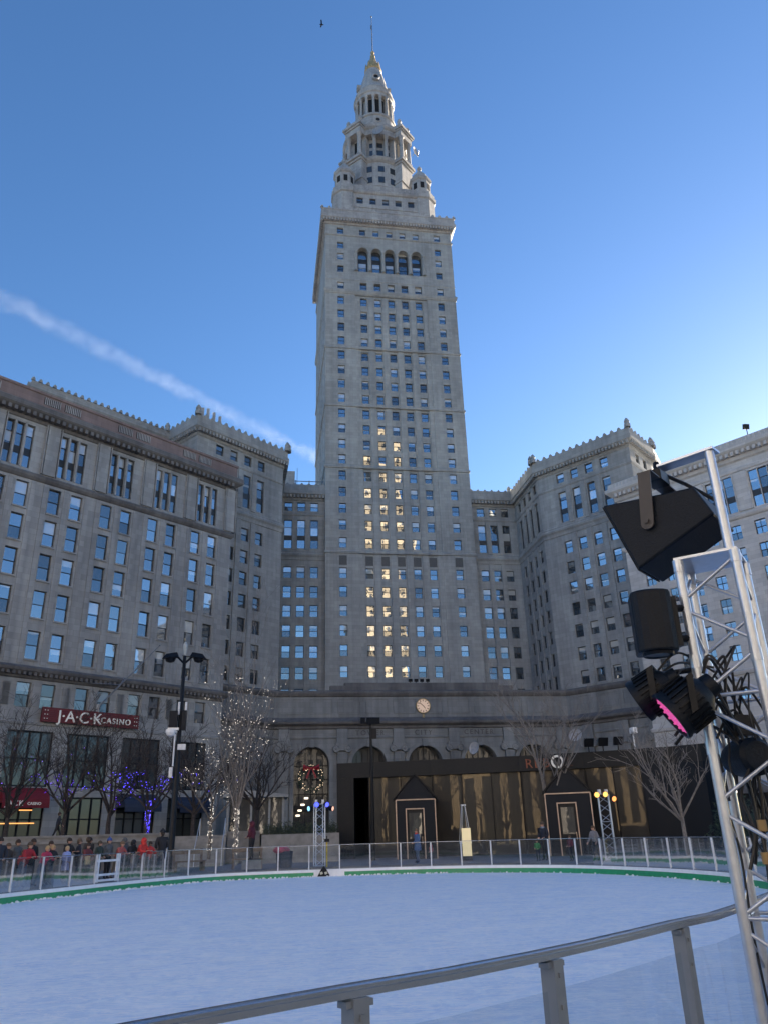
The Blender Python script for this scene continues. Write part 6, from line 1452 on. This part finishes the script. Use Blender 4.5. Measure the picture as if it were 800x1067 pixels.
q.obox((2.078, 3.62, 2.72), (.02, 0, 0), (0, .02, 0), (0, 0, .13)); q.build('connector_plate', M['black'], ps)
# two round LED lights
def par(c, ax, r_, L_, label, lit):
    t = thing('stage_light', tuple(c), label, 'stage light'); A = Vector(ax).normalized(); X = A.cross(Vector((0, 0, 1))).normalized(); Y = A.cross(X); mm = Matrix(((X.x, Y.x, A.x), (X.y, Y.y, A.y), (X.z, Y.z, A.z))); c = tuple(c)
    q = MB(); q.lathe([(.001, -L_), (r_*.45, -L_), (r_*.5, -L_*.8), (r_*.9, -L_*.62), (r_, -L_*.5), (r_, -.01), (r_*1.05, 0), (r_*1.05, .02), (r_*.93, .02), (r_*.9, .004), (.001, .002)], 28, c, mat=mm); q.build('housing', M['black_matte'], t, smooth=True)
    q = MB()
    for k in range(26):
        a = 2*math.pi*k/26; d = X*math.cos(a)+Y*math.sin(a); s = A.cross(d); p = Vector(c)-A*L_*.33; q.obox(p+d*(r_*1.03), d*(r_*.06), s*(r_*.025), A*(L_*.24))
    q.build('cooling_fin', M['black'], t)
    q = MB(); q.lathe([(.001, .006), (r_*.9, .006)], 28, c, mat=mm)
    if lit:
        for rr_, n_ in ((.25, 6), (.5, 10), (.74, 16)):
            for k in range(n_): a = 2*math.pi*k/n_; p = Vector(c)+X*(r_*rr_*math.cos(a))+Y*(r_*rr_*math.sin(a))+A*.008; q.ball(tuple(p), r_*.09, 6, sz=.6)
        q.build('lens', emit('magenta_lens', (.8, .1, .38), .42), t)
    else: q.build('lens', plain('dark_lens', (.03, .03, .035), .15), t)
    q = MB(); p = Vector(c)-A*L_*.4
    for sg in (-1, 1): q.obox(p+X*sg*r_*1.14+Vector((0, 0, .02)), X*.004, A*.018, Vector((0, 0, r_*.7)))
    q.obox(p+Vector((0, 0, r_*.72+.02)), X*r_*1.16, A*.018, Vector((0, 0, .004))); q.tube([p+Vector((0, 0, r_*.7)), Vector((2.146, 3.658, p.z+r_*.9))], .014, 8); q.build('yoke', M['black'], t)
    return t
par((1.955, 3.56, 2.245), (-.77, .31, -.56), .12, .25, 'round black stage light with a glowing magenta face, nearest below the speakers', True)
par((1.90, 3.75, 2.345), (-.72, .52, -.46), .105, .22, 'round black stage light turned away, behind the magenta lit one', False)
mh = thing('stage_light', (2.36, 3.72, 2.1), 'black stage light inside the lattice truss among the cables', 'stage light')
q = MB(); q.lathe([(.001, -.12), (.07, -.12), (.09, -.05), (.09, .08), (.07, .1), (.001, .1)], 20, (2.36, 3.66, 2.05), mat=Matrix(((1, 0, 0), (0, 0, -1), (0, 1, 0)))); q.build('housing', M['black_matte'], mh, smooth=True)
q = MB(); q.obox((2.36, 3.68, 2.2), (.05, 0, 0), (0, .06, 0), (0, 0, .05)); q.build('bracket', M['black'], mh)
g5 = random.Random(17); cabm = plain('cable_rubber', (.012, .012, .013), .5)
for k in range(18):
    x0, y0 = 2.2+g5.uniform(-.06, .16), 3.66+g5.uniform(-.08, .1); z0 = g5.uniform(2.22, 2.5); z1 = g5.uniform(.5, 1.9); P = [Vector((x0+(g5.uniform(-.2, 0) if k < 7 else 0), y0, z0-(.1 if k < 7 else 0)))]
    P.append(Vector((x0+.05, y0-.02, z0+g5.uniform(.0, .1))))
    x, y = 2.36+g5.uniform(-.09, .12), 3.67+g5.uniform(-.1, .1); z = z0
    n_ = 4
    for j in range(n_): z = z0+(z1-z0)*(j+1)/n_; P.append(Vector((x+g5.gauss(0, .03), y+g5.gauss(0, .03), z)))
    if k % 3 == 0: P.append(P[-1]+Vector((.06, .02, .1))); P.append(P[-2]+Vector((.1, .03, .3)))
    # smooth the run
    S_ = []
    for j in range(len(P)-1):
        p0, p1, p2, p3 = P[max(0, j-1)], P[j], P[j+1], P[min(len(P)-1, j+2)]
        for i in range(9): u_ = i/9; S_.append(.5*((2*p1)+(p2-p0)*u_+(2*p0-5*p1+4*p2-p3)*u_*u_+(3*p1-p0-3*p2+p3)*u_**3))
    q = MB(); q.tube(S_, g5.choice((.005, .0065, .008)), 6); o = q.build('cable', cabm, smooth=True); tag(o, 'black cable hanging in a tangle inside the silver truss', 'cable', 'black cables in the silver truss')
for k, (a_, b_, s_) in enumerate((((1.98, 3.63, 2.36), (2.2, 3.66, 2.42), .09), ((1.95, 3.72, 2.44), (2.25, 3.62, 2.46), .12), ((2.0, 3.6, 2.32), (2.15, 3.64, 2.2), -.06), ((1.95, 3.76, 2.42), (2.3, 3.7, 2.5), .07))):
    a_, b_ = Vector(a_), Vector(b_); q = MB(); q.tube([a_.lerp(b_, i/12)+Vector((0, 0, s_*math.sin(math.pi*i/12)))+Vector((0, -.03*math.sin(math.pi*i/6), 0)) for i in range(13)], .006, 6); o = q.build('cable', cabm, smooth=True); tag(o, 'black cable looping from the round stage lights to the truss', 'cable', 'cables from the round stage lights')
for k, (x, y, z, m_) in enumerate(((2.34, 3.62, 1.74, 'gaffer'), (2.33, 3.62, 1.60, 'gaffer'), (2.47, 3.63, 1.56, 'bluetape'), (2.36, 3.64, 2.08, 'gaffer'))):
    q = MB(); q.tube([(x, y, z-.025), (x, y, z+.025)], .022, 10); o = q.build('tape_wrap', plain('tan_tape', (.3, .2, .08), .6) if m_ == 'gaffer' else plain('blue_tape', (.03, .05, .25), .6))
    tag(o, {0: 'tan tape wrapped round the cables, upper of two bands', 1: 'tan tape wrapped round the cables, lowest band', 2: 'blue tape round a cable at the right', 3: 'tan tape high up in the cable tangle'}[k], 'tape')

# ------------------------------------------------------------------ sky things: vapour trail and a bird
def dirp(az, el, d): a, e = R(az), R(el); return Vector((math.sin(a)*math.cos(e), math.cos(a)*math.cos(e), math.sin(e)))*d
def trail_pt(az_, el_): d = dirp(az_, el_, 1.0); return d*(9000/d.z)
T0, T1 = trail_pt(-21.87, 34.75), trail_pt(3.78, 26.75); TD_ = (T1-T0).normalized(); T0, T1 = T0-TD_*9000, T1+TD_*9000
TRAD = 400
q = MB(); q.tube([T0.lerp(T1, i/12) for i in range(13)], TRAD, 16)
m = bpy.data.materials.new('ice_crystal_trail'); m.use_nodes = True; n = m.node_tree; n.nodes.clear(); L = n.links.new
ou = n.nodes.new('ShaderNodeOutputMaterial'); pv = n.nodes.new('ShaderNodeVolumePrincipled'); gx = n.nodes.new('ShaderNodeNewGeometry')
def vm(op, a_=None, b_=None):
    x_ = n.nodes.new('ShaderNodeVectorMath'); x_.operation = op
    for k_, v_ in enumerate((a_, b_)):
        if v_ is None: continue
        if isinstance(v_, Vector): x_.inputs[k_].default_value = v_
        else: L(v_, x_.inputs[k_])
    return x_
n1 = n.nodes.new('ShaderNodeTexNoise'); n1.inputs['Scale'].default_value = .0016; n1.inputs['Detail'].default_value = 4; L(gx.outputs['Position'], n1.inputs['Vector'])
wob_ = vm('SUBTRACT', n1.outputs['Color'], Vector((.5, .5, .5))); ws = n.nodes.new('ShaderNodeVectorMath'); ws.operation = 'SCALE'; ws.inputs['Scale'].default_value = 420; L(wob_.outputs[0], ws.inputs[0])
rel = vm('ADD', vm('SUBTRACT', gx.outputs['Position'], T0.copy()).outputs[0], ws.outputs[0])
ln = vm('LENGTH', vm('CROSS_PRODUCT', rel.outputs[0], TD_.copy()).outputs[0])
fo = n.nodes.new('ShaderNodeMapRange'); fo.interpolation_type = 'SMOOTHSTEP'; fo.inputs['From Min'].default_value = 20; fo.inputs['From Max'].default_value = 250; fo.inputs['To Min'].default_value = 1; fo.inputs['To Max'].default_value = 0; L(ln.outputs['Value'], fo.inputs['Value'])
nz = n.nodes.new('ShaderNodeTexNoise'); nz.inputs['Scale'].default_value = .004; nz.inputs['Detail'].default_value = 5; nz.inputs['Roughness'].default_value = .65; L(gx.outputs['Position'], nz.inputs['Vector'])
mr = n.nodes.new('ShaderNodeMapRange'); mr.inputs['From Min'].default_value = .3; mr.inputs['From Max'].default_value = .7; mr.inputs['To Min'].default_value = .00001; mr.inputs['To Max'].default_value = .00024; L(nz.outputs['Fac'], mr.inputs['Value'])
ml = n.nodes.new('ShaderNodeMath'); ml.operation = 'MULTIPLY'; L(fo.outputs[0], ml.inputs[0]); L(mr.outputs[0], ml.inputs[1])
pv.inputs['Color'].default_value = (.95, .95, .96, 1); pv.inputs['Anisotropy'].default_value = .2; L(ml.outputs[0], pv.inputs['Density']); L(pv.outputs[0], ou.inputs['Volume'])
o = q.build('contrail', m); bmm = bmesh.new(); bmm.from_mesh(o.data); bmesh.ops.recalc_face_normals(bmm, faces=bmm.faces); bmm.to_mesh(o.data); bmm.free(); tag(o, 'thin white vapour trail slanting down the blue sky towards the skyscraper', 'contrail')
c = dirp(4.03, 54.9, 160)+Vector((0, 0, 1.75)); bd = thing('bird', tuple(c), 'tiny dark bird in flight high left of the skyscraper tip', 'bird')
q = MB(); q.tube([c+Vector((-.35, 0, .05)), c+Vector((-.1, 0, 0)), c+Vector((.2, 0, 0)), c+Vector((.42, 0, .03))], [.03, .1, .1, .03], 8); q.build('body', M['black'], bd, smooth=True)
for sg in (-1, 1):
    q = MB(); q.hull([c+Vector((-.12, 0, .02)), c+Vector((.15, 0, .02)), c+Vector((.15, 0, .05)), c+Vector((-.12, 0, .05))], [c+Vector((-.2, sg*.7, .25)), c+Vector((0, sg*.7, .25)), c+Vector((0, sg*.7, .27)), c+Vector((-.2, sg*.7, .27))]); q.build('wing', M['black'], bd)

for k, (x, y, sd_) in enumerate(((-6, -9, 51), (3, -14, 52), (13, -11, 53), (24, -6, 54), (-15, -5, 55))):
    tree(['bare plaza tree behind the viewer, second from the left', 'bare plaza tree behind the viewer, in the middle of five', 'bare plaza tree behind the viewer, fourth from the left', 'bare plaza tree behind the viewer, farthest right', 'bare plaza tree behind the viewer, farthest left'][k], sd_, (x, y, GZ), 11, .7, .18, 2.6, M['bark_dark'], kids=(6, 6, 5, 3), upb=.4, twig=.02)
